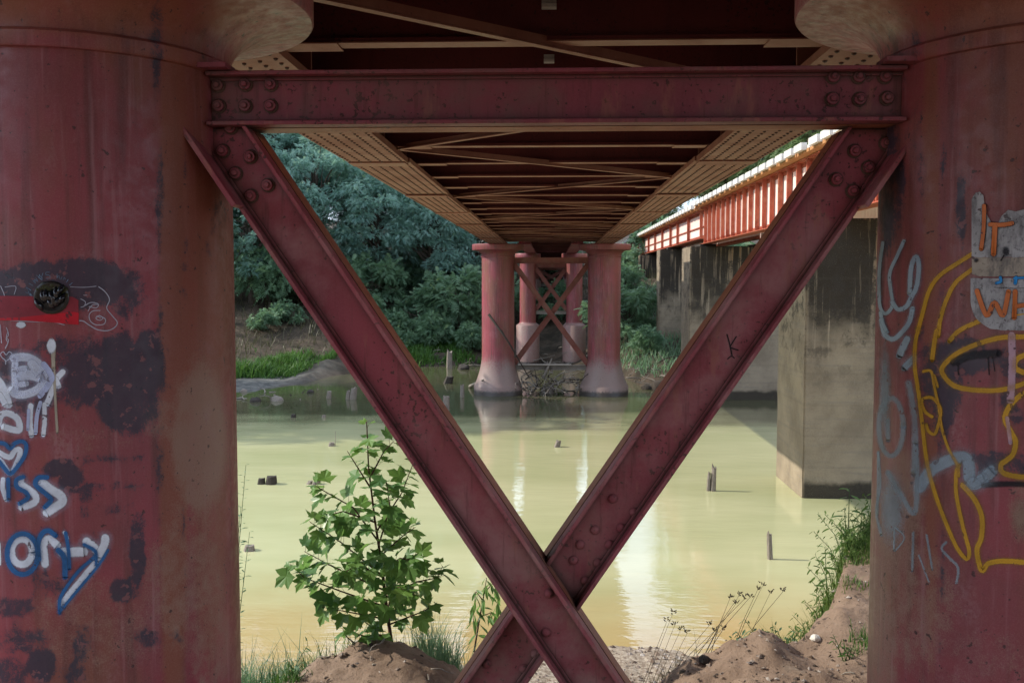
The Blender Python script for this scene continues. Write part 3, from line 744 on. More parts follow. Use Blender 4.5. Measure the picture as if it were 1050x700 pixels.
for st in ([(150,385),(235,425)], [(235,425),(165,330)], [(195,400),(180,350)], [(165,320),(230,365)], [(200,270),(255,300)], [(250,225),(285,265),(275,215),(320,245),(290,195)], [(300,160),(375,225)], [(330,195),(340,150)],
           [(345,165),(365,185),(385,130)], [(365,185),(380,210)], [(475,120),(430,120),(425,150),(475,165),(480,195),(430,205)],
           [(575,140),(572,195)], [(572,195),(600,165),(608,205)], [(625,215),(640,180)], [(655,225),(670,190),(685,215)], [(700,250),(725,215)], [(735,295),(780,260)], [(200,425),(250,435)]):
    F.stroke(Z(st, *e_), 1.0, len(st) > 2)
F.build('scrawl', M['p_faint'], lc)
# plugged round hole: a raised black disc stands in for its shaded inside
hc = cyl_hit(53, 305, NC[0], .6); hn = Vector((hc.x-NC[0][0], hc.y-NC[0][1], 0)).normalized()
ht = Vector((-hn.y, hn.x, 0)); hr = .0585; m = MB(); k = 28
for (rr, dd_) in ((hr*1.02, .0072), (hr*.93, .0095), (hr*.80, .0075), (hr*.4, .0068), (.002, .0068)):
    for i in range(k):
        w = 2*math.pi*i/k; u_ = rr*math.cos(w); off = math.sqrt(max(0, .36-u_*u_))-.6
        m.v.append(tuple(hc+ht*u_+Vector((0, 0, rr*math.sin(w)))+hn*(off+dd_)))
for j in range(4):
    for i in range(k): i2 = (i+1) % k; m.f.append((j*k+i, j*k+i2, (j+1)*k+i2, (j+1)*k+i))
hole = make('hole_shade_disc', m, M['void'], lc, smooth=True); hole['label'] = 'raised black disc standing in for the shaded inside of the plugged round hole'
m = MB()
for i in range(13):
    a0, b0 = rng.uniform(-.032, .03), rng.uniform(-.055, .012); ang = rng.uniform(.9, 2.2)
    pts = [hc+ht*(a0+math.cos(ang)*t_*.05)+Vector((0, 0, b0+math.sin(ang)*t_*.05))+hn*(.006+.010*math.sin(math.pi*t_)) for t_ in (0, .33, .66, 1)]
    m.tube(pts, [.002, .011, .009, .002], 6)
make('plastic_bag', m, M['bag'], hole, smooth=True)
m = MB()
for i in range(34):
    w = rng.uniform(.15, 2.6); rr = hr*rng.uniform(.45, .95)
    m.dome(hc+ht*(rr*math.cos(w))+Vector((0, 0, rr*math.sin(w)))+hn*.001, hn+Vector((0, 0, .3)), rng.uniform(.006, .014), .008, 7)
make('moss', m, M['moss'], hole, smooth=True)

# --- right column paint
za, zb, zc_ = (900, 190, 4.667), (890, 330, 4.375), (890, 450, 4.375)
Q = Paint(sR, 1.15)
Q.stroke(Z([(30,275),(14,400),(14,560),(36,612),(62,600),(76,560),(62,430),(100,335),(130,268)], *za), 3.8)
Q.stroke(Z([(76,560),(102,592),(142,580),(168,530),(192,480),(202,385),(188,342),(165,395),(158,520)], *za), 5)
Q.stroke(Z([(66,-10),(82,58),(122,76),(162,40),(190,0),(205,-60)], *zb), 5.2).stroke(Z([(20,610),(30,660),(50,700)], *za), 4)
Q.stroke(Z([(180,78),(146,150)], *zb), 7.5).stroke(Z([(203,166),(165,206)], *zb), 7.5)
Q.stroke(Z([(235,215),(292,132),(400,84),(448,98),(462,192),(505,190),(555,142)], *zc_), 13).stroke(Z([(470,200),(520,170)], *zc_), 9).blob(*Z([(475,195)], *zc_)[0], 9, 7)
MI = Paint(sR)
MI.ring(*Z([(105,470)], *zb)[0], 55/4.375, 130/4.375, 9).stroke(Z([(90,440),(92,530)], *zb), 8).stroke(Z([(185,275),(212,450),(208,680)], *zb), 11)
MI.stroke(Z([(92,150),(150,250),(210,332),(222,180),(216,20)], *zc_), 9).stroke(Z([(48,60),(44,340)], *zc_), 4).stroke(Z([(48,60),(56,200),(40,330),(62,430)], *zc_), 5)
MI.blob(915, 520, 18, 50).blob(900+8, 400, 8, 60)
MI.stroke(Z([(120,400),(118,500)], *zc_), 3).stroke(Z([(122,395),(165,440),(125,500)], *zc_), 3).stroke(Z([(205,420),(200,590)], *zc_), 4.5).stroke(Z([(230,520),(275,640)], *zc_), 3).stroke(Z([(265,430),(290,585)], *zc_), 4)
MI.stroke(Z([(352,462),(332,490),(365,530),(405,575),(398,645)], *zc_), 4.5)
Yl = Paint(sR, 1.22)
Yl.stroke(Z([(480,312),(380,375),(300,430),(250,500),(220,600),(197,690)], *za), 4.2)
Yl.stroke([(942,338),(939,352),(938.5,376),(942,400),(946,433),(951,474),(959,505),(970,535),(981,560),(991,572.5),(994,564),(988,541),(981,507),(981,484),(984,477)], 4)
Yl.stroke(Z([(480,385),(380,460),(330,550),(302,640),(292,720)], *za), 4.2).stroke(Z([(310,40),(300,90),(290,170)], *zb), 4.6)
Yl.stroke(Z([(250,222),(285,222),(300,290),(322,395),(332,470),(360,560),(402,640),(410,690)], *zb), 2.8).stroke(Z([(300,240),(315,290)], *zb), 2.6)
Yl.stroke(Z([(510,640),(440,670),(385,700),(345,745)], *za), 4.6)
Yl.stroke(Z([(760,60),(700,66),(600,70),(500,96),(400,142),(338,200),(342,240),(390,286),(480,305),(600,304),(700,275),(760,240)], *zb), 5)
Yl.stroke(Z([(290,425),(258,400),(245,350),(290,340),(328,392),(315,470),(300,502),(275,490),(265,460)], *zb), 3.2)
Yl.stroke(Z([(780,130),(700,150),(665,172),(662,205),(700,226),(780,240)], *zb), 5.4).stroke(Z([(760,290),(690,325),(640,372),(615,432),(642,492),(662,535),(652,590),(622,620),(598,640),(608,676),(690,694),(780,690)], *zb), 5.4)
Yl.stroke(Z([(425,205),(480,270),(512,350),(510,440),(490,500),(512,588),(542,556),(620,545),(760,558)], *zc_), 5.2)
PK = Paint(sR); PK.stroke(Z([(645,60),(648,200),(640,350)], *zb), 9.5).stroke(Z([(625,430),(640,540)], *zb), 5)
BK = Paint(sR); BK.stroke(Z([(390,180),(470,150),(585,140)], *zb), 11).stroke(Z([(405,190),(408,235)], *zb), 2).stroke(Z([(540,160),(545,235)], *zb), 2).stroke(Z([(560,160),(570,220)], *zb), 1.5).stroke(Z([(520,205),(640,200),(760,205)], *zc_), 8)
TN = Paint(sR); TN.blob(1048, 530, 14, 28)
TN.build('paint_patch', M['p_tan'], rc); MI.build('overspray', M['p_mist'], rc); BK.build('paint_patch', M['p_black'], rc); PK.build('paint_drip', M['p_pink'], rc)
Q.halo('overspray', M['h_pale'], rc, 2.0); Yl.halo('overspray', M['h_yellow'], rc, 2.1); Q.build('scrawl', M['p_pale'], rc); Yl.build('scrawl', M['p_yellow'], rc)

# torn poster pasted on the right column
post = empty('torn_poster', cyl_hit(1030, 285, NC[1], .6), 'torn grey poster with orange letters pasted on the red column', 'poster')
LAYER[0] = 0
lift0 = .0064
pa = Paint(sR)
pa.band([997, 1001, 1005, 1009, 1010, 1011, 1017, 1023, 1027, 1034, 1042, 1052, 1090], [204, 197.5, 196.5, 200, 209, 217, 228, 231, 222, 215, 217, 214, 220], [264]*13, lift=lift0).build('poster_sheet', M['poster'], post)
pa = Paint(sR); pa.band([997, 1050, 1090], [264]*3, [283.5, 283.5, 285], lift=lift0).build('poster_band', M['poster_tan'], post)
pa = Paint(sR); pa.band([996, 999, 1003, 1009, 1016, 1026, 1090], [285]*7, [312, 322, 328, 333, 337, 338.5, 340], lift=lift0+.0002).build('poster_sheet', M['poster'], post)
def lettering(strokes, mat, outline, name='lettering'):
    o = Paint(lambda x, y, L: sR(x, y, L+lift0-.0006)); c = Paint(lambda x, y, L: sR(x, y, L+lift0+.003))
    LAYER[0] = 1
    for pts, w in strokes: o.stroke(pts, w+outline, len(pts) > 2)
    LAYER[0] = 1
    for pts, w in strokes: c.stroke(pts, w, len(pts) > 2)
    if outline: o.build(name+'_outline', M['p_black'], post)
    c.build(name, mat, post)
lettering([(Z([(514,100),(512,200),(500,305)], *za), 4.6), (Z([(542,188),(600,190),(645,182)], *za), 5), (Z([(565,200),(558,328)], *za), 6)], M['p_orange'], 2.6)
lettering([(Z([(480,505),(525,622),(562,560),(602,622),(628,508)], *za), 5.6), (Z([(660,508),(655,632)], *za), 5.6), (Z([(665,578),(720,570)], *za), 5), (Z([(728,508),(724,632)], *za), 5.6)], M['p_orange'], 1.4)
lettering([(Z([(590,440),(592,460),(572,468)], *za), 3.2), (Z([(664,442),(660,468)], *za), 4), (Z([(655,445),(700,442)], *za), 2.5)], M['p_cyan'], 2)
pa = Paint(lambda x, y, L: sR(x, y, L+lift0+.002)); LAYER[0] = 3
pa.stroke(Z([(665,620),(700,615)], *za), 1.6); pa.build('yellow_fleck', M['p_yellow'], post)
pa = Paint(lambda x, y, L: sR(x, y, L+lift0+.002)); pa.blob(1032, 258, 4.5, 7).blob(1002, 267, 3, 3).stroke([(1030,262),(1027,267)], 2).stroke([(1020,294.5),(1040,295.5),(1060,295)], .8).build('scorch_mark', M['p_black'], post)

# ------------------------------------------------------------------ strut and diagonal channels of a pier
def channel(a, b, wid, front, web, th=.014, rear=.13, flange=.075):
    """channel with its open side toward -Y: a,b centre line at y=web face"""
    m = MB(); RB = MB(); a, b = Vector((a[0], web, a[1])), Vector((b[0], web, b[1])); d = (b-a).normalized()
    u = d.cross(Vector((0, 1, 0))).normalized(); Yv = Vector((0, 1, 0))
    m.bar(a, b, u, Yv, wid-.002, th, 0, th/2)                                # web
    dep = web-front
    for s_ in (-1, 1):
        m.bar(a, b, u, Yv, .016, dep+th, s_*(wid/2-.008), (th-dep)/2)        # flange
        m.bar(a, b, u, Yv, .014, .012, s_*(wid/2-.022), -.006)               # root fillet
        RB.bar(a, b, u, Yv, .016, rear, s_*(wid/2-.008), rear/2+th+.018)      # rear channel, back to back with a gap
    RB.bar(a, b, u, Yv, wid-.002, th, 0, th*1.5+.0185)
    return m, u, RB
def trim_top(o, z):
    import bmesh
    b = bmesh.new(); b.from_mesh(o.data); zl = z-wloc(o).z
    bmesh.ops.bisect_plane(b, geom=b.verts[:]+b.edges[:]+b.faces[:], plane_co=(0, 0, zl), plane_no=(0, 0, 1), clear_outer=True)
    b.to_mesh(o.data); b.free(); return o
def bolt(parent, mat, p, r=.023, cache={}):
    if mat.name not in cache:
        m = MB(); k = 12
        for (rr, yy_) in ((r*1.3, 0), (r*1.26, -.004), (r, -.006), (r, -.018), (r*.9, -.021), (r*.5, -.021), (r*.5, -.029), (r*.4, -.032)):
            for i in range(k): w = 2*math.pi*i/k; m.v.append((rr*math.cos(w), yy_, rr*math.sin(w)))
        for j in range(7):
            for i in range(k): i2 = (i+1) % k; m.f.append((j*k+i, j*k+i2, (j+1)*k+i2, (j+1)*k+i))
        m.f.append(tuple(7*k+i for i in range(k)))
        m.alt = set(range(0, 2*k)); o = make('bolt', m, mat, parent, loc=(0, 0, 0), mat2=M['rivet']); cache[mat.name] = o.data
    else:
        o = bpy.data.objects.new('bolt', cache[mat.name]); COL.objects.link(o); o.parent = parent
    o.location = Vector(p)-wloc(parent); o.rotation_euler = (0, rng.uniform(0, 6), 0); return o
WS = 3.905; ztop = (at_y(565, 69.5, 3.84).z+at_y(565, 126, 3.84).z)/2; hs = at_y(565, 69.5, 3.84).z-at_y(565, 126, 3.84).z
m, u, d = channel((-1.362, ztop), (1.362, ztop), hs, 3.84, WS)
strut = bevel(make('strut', m, M['strut'], pier), .003); make('rear_channel', d, M['warm_bounce_brown'], strut)
for px, py in ((224,88),(252,87),(278,87),(225,109),(252,109),(278,109),(854,79),(880,79),(907,79),(853,102),(881,102),(909,101)):
    bolt(strut, M['strut'], at_y(px, py, WS))
for sg in (-1, 1):  # slim angle lugs where the strut meets the drums
    m = MB(); m.box(sg*1.40-.14, sg*1.40+.14, 3.78, 3.90, ztop+hs/2+.002, ztop+hs/2+.020); make('lug', m, M['strut'], strut)
WL, WR = 3.915, 4.035
def line_px(pa_, pb, Y): A, B_ = at_y(*pa_, Y), at_y(*pb, Y); return (A.x, A.z), (B_.x, B_.z)
def extend(a, b, zlow, ztopp):
    t0 = (ztopp-a[1])/(b[1]-a[1]); t1 = (zlow-a[1])/(b[1]-a[1])
    f = lambda t: (a[0]+(b[0]-a[0])*t, a[1]+(b[1]-a[1])*t); return f(t0), f(t1)
zb_ = ztop-hs/2-.004
la, lb = extend(*line_px((234, 148), (605, 698), 3.87), 1.35, zb_+.16)
ra, rb = extend(*line_px((832, 234), (672, 464), 3.97), 1.35, zb_+.16)
m, u, d1 = channel(la, lb, .208, 3.845, WL)
ldiag = bevel(trim_top(make('diagonal_brace', m, M['iron'], pier), zb_), .003)
m, u2, d2 = channel(ra, rb, .222, 3.962, WR)
rdiag = bevel(trim_top(make('diagonal_brace', m, M['iron'], pier), zb_), .003)
trim_top(make('rear_channel', d1, M['warm_bounce_brown'], ldiag), zb_); trim_top(make('rear_channel', d2, M['warm_bounce_brown'], rdiag), zb_)
for px, py in ((237,131),(229,155),(257,161),(242,178),(275,190),(258,201)): bolt(ldiag, M['iron'], at_y(px, py, WL))
for px, py in ((897,125),(908,147),(876,155),(890,172),(857,184),(874,196)): bolt(rdiag, M['iron'], at_y(px, py, WR))
for sg, dg, w_ in ((-1, ldiag, WL), (1, rdiag, WR)):
    # connecting lug running from the drum down the outer flange
    top = Vector((sg*1.425, w_-.115, zb_-.02)); 
    dv = Vector(((lb[0]-la[0]) if sg < 0 else (rb[0]-ra[0]), 0, (lb[1]-la[1]) if sg < 0 else (rb[1]-ra[1]))).normalized()
    uu = dv.cross(Vector((0, 1, 0))); m = MB(); m.bar(top, top+dv*.36, uu, (0, 1, 0), .02, .11)
    bevel(make('lug', m, M['iron'], dg), .003)
for dg, w_, spots in ((rdiag, WR, ((628,511),(650,525),(610,543),(637,541),(595,558),(625,558),(588,574),(613,577),(600,595),(499,680),(537,685),(549,670))), (ldiag, WL, ((563,608),(560,648)))):
    for px, py in spots:
        m = MB(); m.dome(at_y(px, py, w_), (0, -1, 0), .021, .014, 12); make('rivet', m, M['iron'], dg, smooth=True)
K = Paint(lambda x, y, L: at_y(x, y, WR-L)); LAYER[0] = 0
K.stroke([(745.5,343),(748,352),(750.5,364)], 1.5).stroke([(755,345),(750,353),(749,356),(757,359)], 1.3).stroke([(746,368),(750,365),(753,367)], 1.1)
K.build('scrawl', M['p_black'], rdiag)

# pier across the river
def far_pier(cy, sp, r, zb0, base, label, ribs=True, zl=1.0, mat='brown_iron'):
    p = empty('bridge_pier', (0, cy, 0), label, 'bridge pier', 'red iron piers of the old railway bridge')
    for sg in (-1, 1):
        shade(column(p, sg*sp, cy, r, -1.5, M['column_far'], base=base, n=48, dz=.08, zf=1.75 if r > .5 else base[2]+.02, zk=1.1 if r > .5 else .12))
    m, _, k_ = channel((-sp+r-.02, ztop), (sp-r+.02, ztop), hs, cy-.09, cy-.03); m.add(k_.v, k_.f); make('strut', m, M[mat], p)
    m, _, k_ = channel((-sp+r-.02, zl), (sp-r+.02, zl), .17, cy-.09, cy-.03); m.add(k_.v, k_.f); make('strut', m, M['driftwood'], p)
    m, _, k_ = channel((-sp+r-.02, ztop-.12), (sp-r+.02, zl+.12), .19, cy-.17, cy-.11); m.add(k_.v, k_.f); make('diagonal_brace', m, M[mat], p)
    m, _, k_ = channel((sp-r+.02, ztop-.12), (-sp+r-.02, zl+.12), .19, cy-.03, cy+.03); m.add(k_.v, k_.f); make('diagonal_brace', m, M[mat], p)
    return p
fp = far_pier(YF, 1.95, .6, .3, (.9, .30, 1.5), 'tall red cross braced column pair standing in the river', zl=.98)
far_pier(48.4, 1.15, .40, 0, (.58, 1.95, 2.12), 'slimmer red column pair on wide grey bases behind the river pier', zl=2.6)
far_pier(60.6, 1.15, .40, 0, (.52, 4.1, 4.3), 'small red column pair half hidden on the far bank', zl=3.9)
far_pier(74.2, 1.15, .40, 0, (.52, 5.0, 5.1), 'column pair at the shadowed far end of the bridge', zl=4.4)
m = MB(); m.box(-1.2, .75, YF-.26, YF-.1, 1.08, 1.13); o = make('plank', m, M['plank'], loc=(0, YF, 1.08))
props(o, 'bleached plank lying on the lower strut of the river pier', 'plank')

# ------------------------------------------------------------------ road bridge alongside, on concrete piers
PX0, PX1, PTOP = 4.85, 8.05, 5.37
def rough_box(o, step, PTOP):
    import bmesh
    b = bmesh.new(); b.from_mesh(o.data)
    bmesh.ops.bevel(b, geom=b.edges[:], offset=.03, segments=2, affect='EDGES')
    n_ = int(6.9/step)
    for ax, lo, hi in ((2, -1.5, PTOP), (0, 0, PX1-PX0), (1, 0, 2.3)):
        v = lo+step
        while v < hi:
            co = [0, 0, 0]; co[ax] = v; no = [0, 0, 0]; no[ax] = 1
            bmesh.ops.bisect_plane(b, geom=b.verts[:]+b.edges[:]+b.faces[:], plane_co=co, plane_no=no); v += step
    b.normal_update()
    for v in b.verts:
        w = Vector(v.co)+Vector(o.location)
        v.co += v.normal*(.012*MN.fractal(w*1.9, 1, 2, 4)-.022*max(0, MN.noise(w*2.7)-.25)*(2 if len({tuple(round(x) for x in f.normal) for f in v.link_faces}) > 1 else .3))
    b.to_mesh(o.data); b.free()
def concrete_pier(y0, y1, label, PTOP=5.37):
    m = MB(); m.box(PX0, PX1, y0, y1, -1.5, PTOP)
    o = make('concrete_pier', m, M['concrete'], loc=(PX0, y0, 0)); rough_box(o, .16 if y0 < 30 else .3, PTOP)
    props(o, label, 'pier', 'concrete piers of the neighbouring bridge')
    m = MB(); m.box(5.25, 5.8, y0+.3, y1-.3, PTOP+.002, PTOP+.095); make('bearing', m, M['wet_stump'], o)
    m = MB(); m.box(7.2, 7.75, y0+.3, y1-.3, PTOP+.002, PTOP+.095); make('bearing', m, M['wet_stump'], o)
concrete_pier(3.2, 5.4, 'concrete wall pier on the near bank beside the red column')
concrete_pier(18.8, 21.0, 'nearest stained concrete pier with sunlit side standing in the water')
concrete_pier(34.4, 36.6, 'broad soot streaked concrete pier across the river behind the brace')
concrete_pier(44.0, 45.2, 'third concrete pier with brightly sunlit upper edge', 5.57)
concrete_pier(54.0, 55.2, 'fourth concrete pier behind green shrubs', 5.57)
concrete_pier(62.5, 63.7, 'last slim concrete pier far down the bridge', 5.57)
def side_span(y0, y1, label, deep=True):
    e = empty('girder_span', (5.5, y0, PTOP+.1), label, 'bridge span', 'girder spans of the neighbouring bridge')
    zb, zt = (5.47, 6.77) if deep else (5.68, 6.70)
    for gx_ in (5.5, 7.5):
        wb_ = MB(); wb_.box(gx_-.008, gx_+.008, y0, y1, zb+.02, zt-.02); m = MB(); m.box(gx_-.17, gx_+.17, y0, y1, zb, zb+.022); m.box(gx_-.17, gx_+.17, y0, y1, zt-.022, zt)
        m.box(gx_-.10, gx_-.008, y0, y1, zb+.022, zb+.036); m.box(gx_-.024, gx_-.008, y0, y1, zb+.036, zb+.13)
        m.box(gx_-.10, gx_-.008, y0, y1, zt-.036, zt-.022); m.box(gx_-.024, gx_-.008, y0, y1, zt-.13, zt-.036)
        if not deep: m.box(gx_-.06, gx_-.008, y0, y1, zb+.42, zb+.46)
        if gx_ < 6:
            y = y0+.1
            while y < y1:
                for z in (zb+.085, zt-.085): m.dome((gx_-.024, y, z), (-1, 0, 0), .022, .018, 5)
                m.dome((gx_-.14, y, zt-.022), (0, 0, -1), .022, .02, 4); y += .16
        gd = make('girder', m, M['orange'], e); make('web_plate', wb_, M['pink'], gd)
        step = .86 if deep else 3.3
        y = y0+.12; k = 0
        while y < y1 and gx_ < 6:
            m = MB(); wd = .135
            m.box(gx_-wd, gx_-.03, y-.011, y+.011, zb+.04, zt-.04); m.box(gx_-.06, gx_-.026, y+.011, y+.085, zb+.135, zt-.135)
            m.box(gx_-wd, gx_-wd+.012, y+.011, y+.06, zb+.04, zt-.04)
            make('stiffener', m, M['orange'], gd); y += step
    m = MB(); y = y0+.01
    while y < y1-.02:
        y2 = min(y+.235, y1-.01); m.box(5.14+rng.uniform(-.01, .01), 8.1, y+.006, y2-.006, zt+.003+.004*rng.random(), zt+.075); y += .24
    make('deck', m, M['sleeper'], e)
    y = y0+.2
    m = MB(); m.box(5.16, 5.30, y0+.02, y1-.02, zt+.08, zt+.15); make('kerb_rail', m, M['sleeper_pale'], e)
    while y < y1-.3:
        m = MB(); m.box(5.04, 5.155, y, y+.62, zt+.055, zt+.20); make('kerb_block', m, M['sleeper_pale'], e); y += .85
side_span(4.3, 19.88, 'orange red plate girder span nearest, running past the red column')
side_span(19.92, 35.5, 'orange red plate girder span with rows of sunlit stiffeners')
side_span(35.54, 44.6, 'shallow pale sunlit girder span beyond the broad concrete pier', False)
side_span(44.64, 54.6, 'shallow girder span between the third and fourth concrete piers', False)
side_span(54.64, 63.1, 'shallow girder span in the distance above the last concrete pier', False)
side_span(63.14, 76, 'farthest shallow girder span running to the far bank', False)

# ------------------------------------------------------------------ foliage
def unit(n):
    v = rng.normal(size=(n, 3)); return v/np.linalg.norm(v, axis=1)[:, None]
def sprays(P, D, L, tone, pairs=5, wid=.09, ln=.42, nrm=None):
    """feathery sprays: P,D (n,3), L (n,) -> triangles"""
    n = len(P); D = D/np.linalg.norm(D, axis=1)[:, None]
    up = np.tile([0, 0, 1.0], (n, 1))+.55*rng.normal(size=(n, 3)) if nrm is None else nrm
    Sd = np.cross(D, up); Sd /= np.linalg.norm(Sd, axis=1)[:, None]+1e-9
    out = []; to = []
    for k in range(pairs):
        t = (k+.4)/pairs
        for s in (-1, 1):
            droop = np.zeros((n, 3)); droop[:, 2] = -.25*t*t
            b = P+(D*t+droop)*L[:, None]
            l = (L*ln*(1-.55*abs(t-.4)))[:, None]
            tip = b+(Sd*s*.85+D*.55)*l; tip[:, 2] -= (.12*L)
            w = (L*wid)[:, None]*D
            out.append(np.stack([b-w, b+w, tip], 1)); to.append(tone)
    return np.concatenate(out), np.concatenate(to)
def crown_mesh(name, mat, seed, h, rad, z0, ncl, nsp, L0, flat=.75, open_=.0, rc=(.75, 1.35)):
    """crown of many leaf sprays in clumps + limbs reaching them"""
    r = np.random.default_rng(seed)
    cz = z0+(h-z0)*.55
    C = []
    while len(C) < ncl:
        u = r.normal(size=3); u /= np.linalg.norm(u); q = r.uniform(.35, 1)**.5
        p = np.array([u[0]*rad*q, u[1]*rad*q, cz+u[2]*(h-z0)*.5*q])
        wob = MN.noise(Vector(p*.35+seed)); 
        if wob > -.22+open_: C.append(p*(1, 1, 1)+np.array([0, 0, .8*wob]))
    C = np.array(C); TV = []; TT = []
    for c in C:
        rr = r.uniform(*rc); n = int(nsp*r.uniform(.7, 1.3))
        d = r.normal(size=(n, 3)); d[:, 2] = np.abs(d[:, 2])*.9-.25; d /= np.linalg.norm(d, axis=1)[:, None]
        q = r.uniform(.25, 1, n)**.45
        P = c+d*(rr*q)[:, None]*np.array([1, 1, flat])
        out = d.copy(); out[:, 2] -= .35; out += .5*r.normal(size=(n, 3))
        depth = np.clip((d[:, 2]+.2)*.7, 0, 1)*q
        tone = np.clip(.15+.75*depth+.25*r.normal(size=n)+.12*MN.noise(Vector(c*.5)), 0, 1.2)  # upper outer sprays lighter: light on clump tops put into the tone
        V, T = sprays(P, out, L0*r.uniform(.6, 1.3, n), tone); TV.append(V); TT.append(T)
    V = np.concatenate(TV); T = np.concatenate(TT)
    me = tri_mesh(name, V, mat, T)
    tk = MB(); lean = r.uniform(-.6, .6, 2)
    base = [(0, 0, -.6), (lean[0]*.2, lean[1]*.2, z0*.6), (lean[0]*.7, lean[1]*.7, z0+(h-z0)*.3), (lean[0], lean[1], z0+(h-z0)*.7)]
    b0 = .028*h; tk.tube(base, [b0*1.3, b0, b0*.65, b0*.25], 8)
    lm = MB()
    for c in C[::2]:
        s_ = r.uniform(.35, .9); st = Vector(base[1]).lerp(Vector(base[3]), s_); e = Vector(c); mid = st.lerp(e, .5)+Vector((r.uniform(-.3, .3), r.uniform(-.3, .3), r.uniform(.1, .5)))
        lm.tube([st, mid, e], [b0*.38, b0*.2, .015], 5, False)
    return me, tk, lm
def mesh_data(name, mb, mat):
    me = bpy.data.meshes.new(name); me.from_pydata([tuple(p) for p in mb.v], [], mb.f); me.materials.append(mat)
    me.polygons.foreach_set('use_smooth', [True]*len(me.polygons)); return me
KIND = {}
def tree_kind(key, mat, seed, h, rad, z0, ncl, nsp, L0, **kw):
    me, tk, lm = crown_mesh('crown', mat, seed, h, rad, z0, ncl, nsp, L0, **kw)
    KIND[key] = (me, mesh_data('trunk', tk, M['bark']), mesh_data('limbs', lm, M['bark']))
def tree(key, x, y, rz, sc, label, group, cat='tree', name='tree', dz=-.05):
    e = empty(name, (x, y, gz(x, y)+dz), label, cat, group)
    e.rotation_euler = (0, 0, rz); e.scale = (sc, sc, sc)
    c, t, l = KIND[key]
    tr = child_data('trunk', t, e); child_data('limbs', l, tr); child_data('crown', c, e)
    return e
tree_kind('wattle1', M['wattle'], 3, 15, 4.6, 2.6, 105, 150, .40)
tree_kind('wattle2', M['wattle'], 8, 17, 5.0, 3.2, 120, 150, .40)
tree_kind('wattle3', M['wattle'], 15, 12, 4.0, 1.6, 90, 140, .38)
tree_kind('lit1', M['lit_tree'], 21, 17, 5.2, 4, 85, 90, .5, open_=.1)
tree_kind('lit2', M['lit_tree'], 27, 13, 4.4, 2, 75, 90, .48)
GW = 'blue green wattle trees on the far bank'
TREES = [('wattle3', -15.6, 50.5, .3, .62, 'drooping blue green wattle just past the left column'),
 ('wattle1', -12.6, 53.0, 1.9, .58, 'low wattle behind the upper end of the left brace'),
 ('wattle3', -9.6, 53.5, 2.6, .66, 'bushy teal wattle in the middle of the left bank'),
 ('wattle1', -6.9, 54.5, 4.0, .60, 'rounded wattle right of the middle of the left bank'),
 ('wattle3', -4.4, 56.0, .6, .62, 'dark wattle beside the river pier'),
 ('wattle2', -19.0, 52.0, 5.1, .6, 'wattle hidden mostly by the left column'),
 ('wattle2', -16.0, 57.5, .9, .75, 'taller wattle farther up the left bank near the column'),
 ('wattle1', -12.0, 59.0, 3.6, .80, 'second row wattle above the left brace'),
 ('wattle2', -8.0, 60.0, 2.2, .72, 'second row wattle over the middle of the left bank'),
 ('wattle1', -6.2, 63.0, 5.6, .66, 'second row wattle behind the river pier'),
 ('wattle2', -18.5, 66.0, 3.3, 1.0, 'highest wattle at the back of the left bank'),
 ('wattle1', -13.5, 67.0, 1.1, 1.0, 'back row wattle showing at the top of the left gap'),
 ('wattle2', -9.0, 69.0, 2.9, .95, 'back row wattle meeting the edge of the soffit')]
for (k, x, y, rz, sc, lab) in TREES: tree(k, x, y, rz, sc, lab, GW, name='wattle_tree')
for (k, x, y, rz, sc, lab) in [('wattle1', -19.5, 34.6, 2.7, .85, 'wattle on the water edge just upstream of the gravel bar'), ('wattle2', -24, 31.5, .4, .95, 'wattle leaning to the water at the river bend'), ('wattle2', -29, 33, 4.4, 1.05, 'wattle behind the one leaning at the bend'), ('wattle1', -31, 29.5, 5.2, 1.05, 'wattle over the water farther upstream'), ('wattle2', -37, 31, 1.2, 1.1, 'farthest wattle upstream at the river edge'), ('wattle1', -25, 37, 3.3, .9, 'wattle set back from the river bend')]: tree(k, x, y, rz, sc, lab, GW, name='wattle_tree')
for (k, x, y, rz, sc, lab) in [('wattle2', -24.5, 58, 2.0, .9, 'wattle on the bare bank upstream of the left column'), ('wattle1', -29, 64, .6, 1.0, 'wattle higher on the bank upstream'), ('wattle3', -22.5, 54.5, 4.4, .8, 'low wattle on the bank upstream of the gravel bar'), ('wattle2', -35, 60, 3.1, 1.0, 'wattle far upstream on the bank'), ('wattle3', -29, 53, 1.8, .9, 'low wattle far upstream above the shore')]: tree(k, x, y, rz, sc, lab, GW, name='wattle_tree')
GR = 'sunlit trees beyond the bridges'
for (k, x, y, rz, sc, lab) in [('lit2', .6, 78, .5, .42, 'light green bush seen through the far cross bracing'),
 ('lit1', 10.5, 62, 1.2, .75, 'sunlit tree behind the shallow girder spans'), ('lit2', 15.5, 58, 2.4, 1.0, 'pale sunny tree above the deck of the neighbouring bridge'),
 ('lit1', 20.0, 64, 3.3, .9, 'tall airy tree showing above the pale kerb blocks'), ('lit2', 13.0, 70, 4.1, 1.2, 'hazy sunny tree behind the distant girder span'),
 ('lit1', 26.0, 56, .2, 1, 'tree downstream behind the right brace'), ('lit2', 8.5, 84, 5, .6, 'far sunny tree at the end of the neighbouring bridge'),
 ('lit2', -2.6, 84, 1, .42, 'distant green bush past the bridge end')]: tree(k, x, y, rz, sc, lab, GR)
for i, (x, y) in enumerate([(-44, 78), (-34, 84), (-25, 76), (-22, 92), (-15, 82), (24, 90), (33, 84), (46, 86), (37, 56), (48, 60)]):
    tree(('wattle2', 'lit1', 'wattle1')[i % 3], x, y, i*1.3, 1.15, 'tree in the wooded skyline behind the river banks', 'wooded skyline trees')
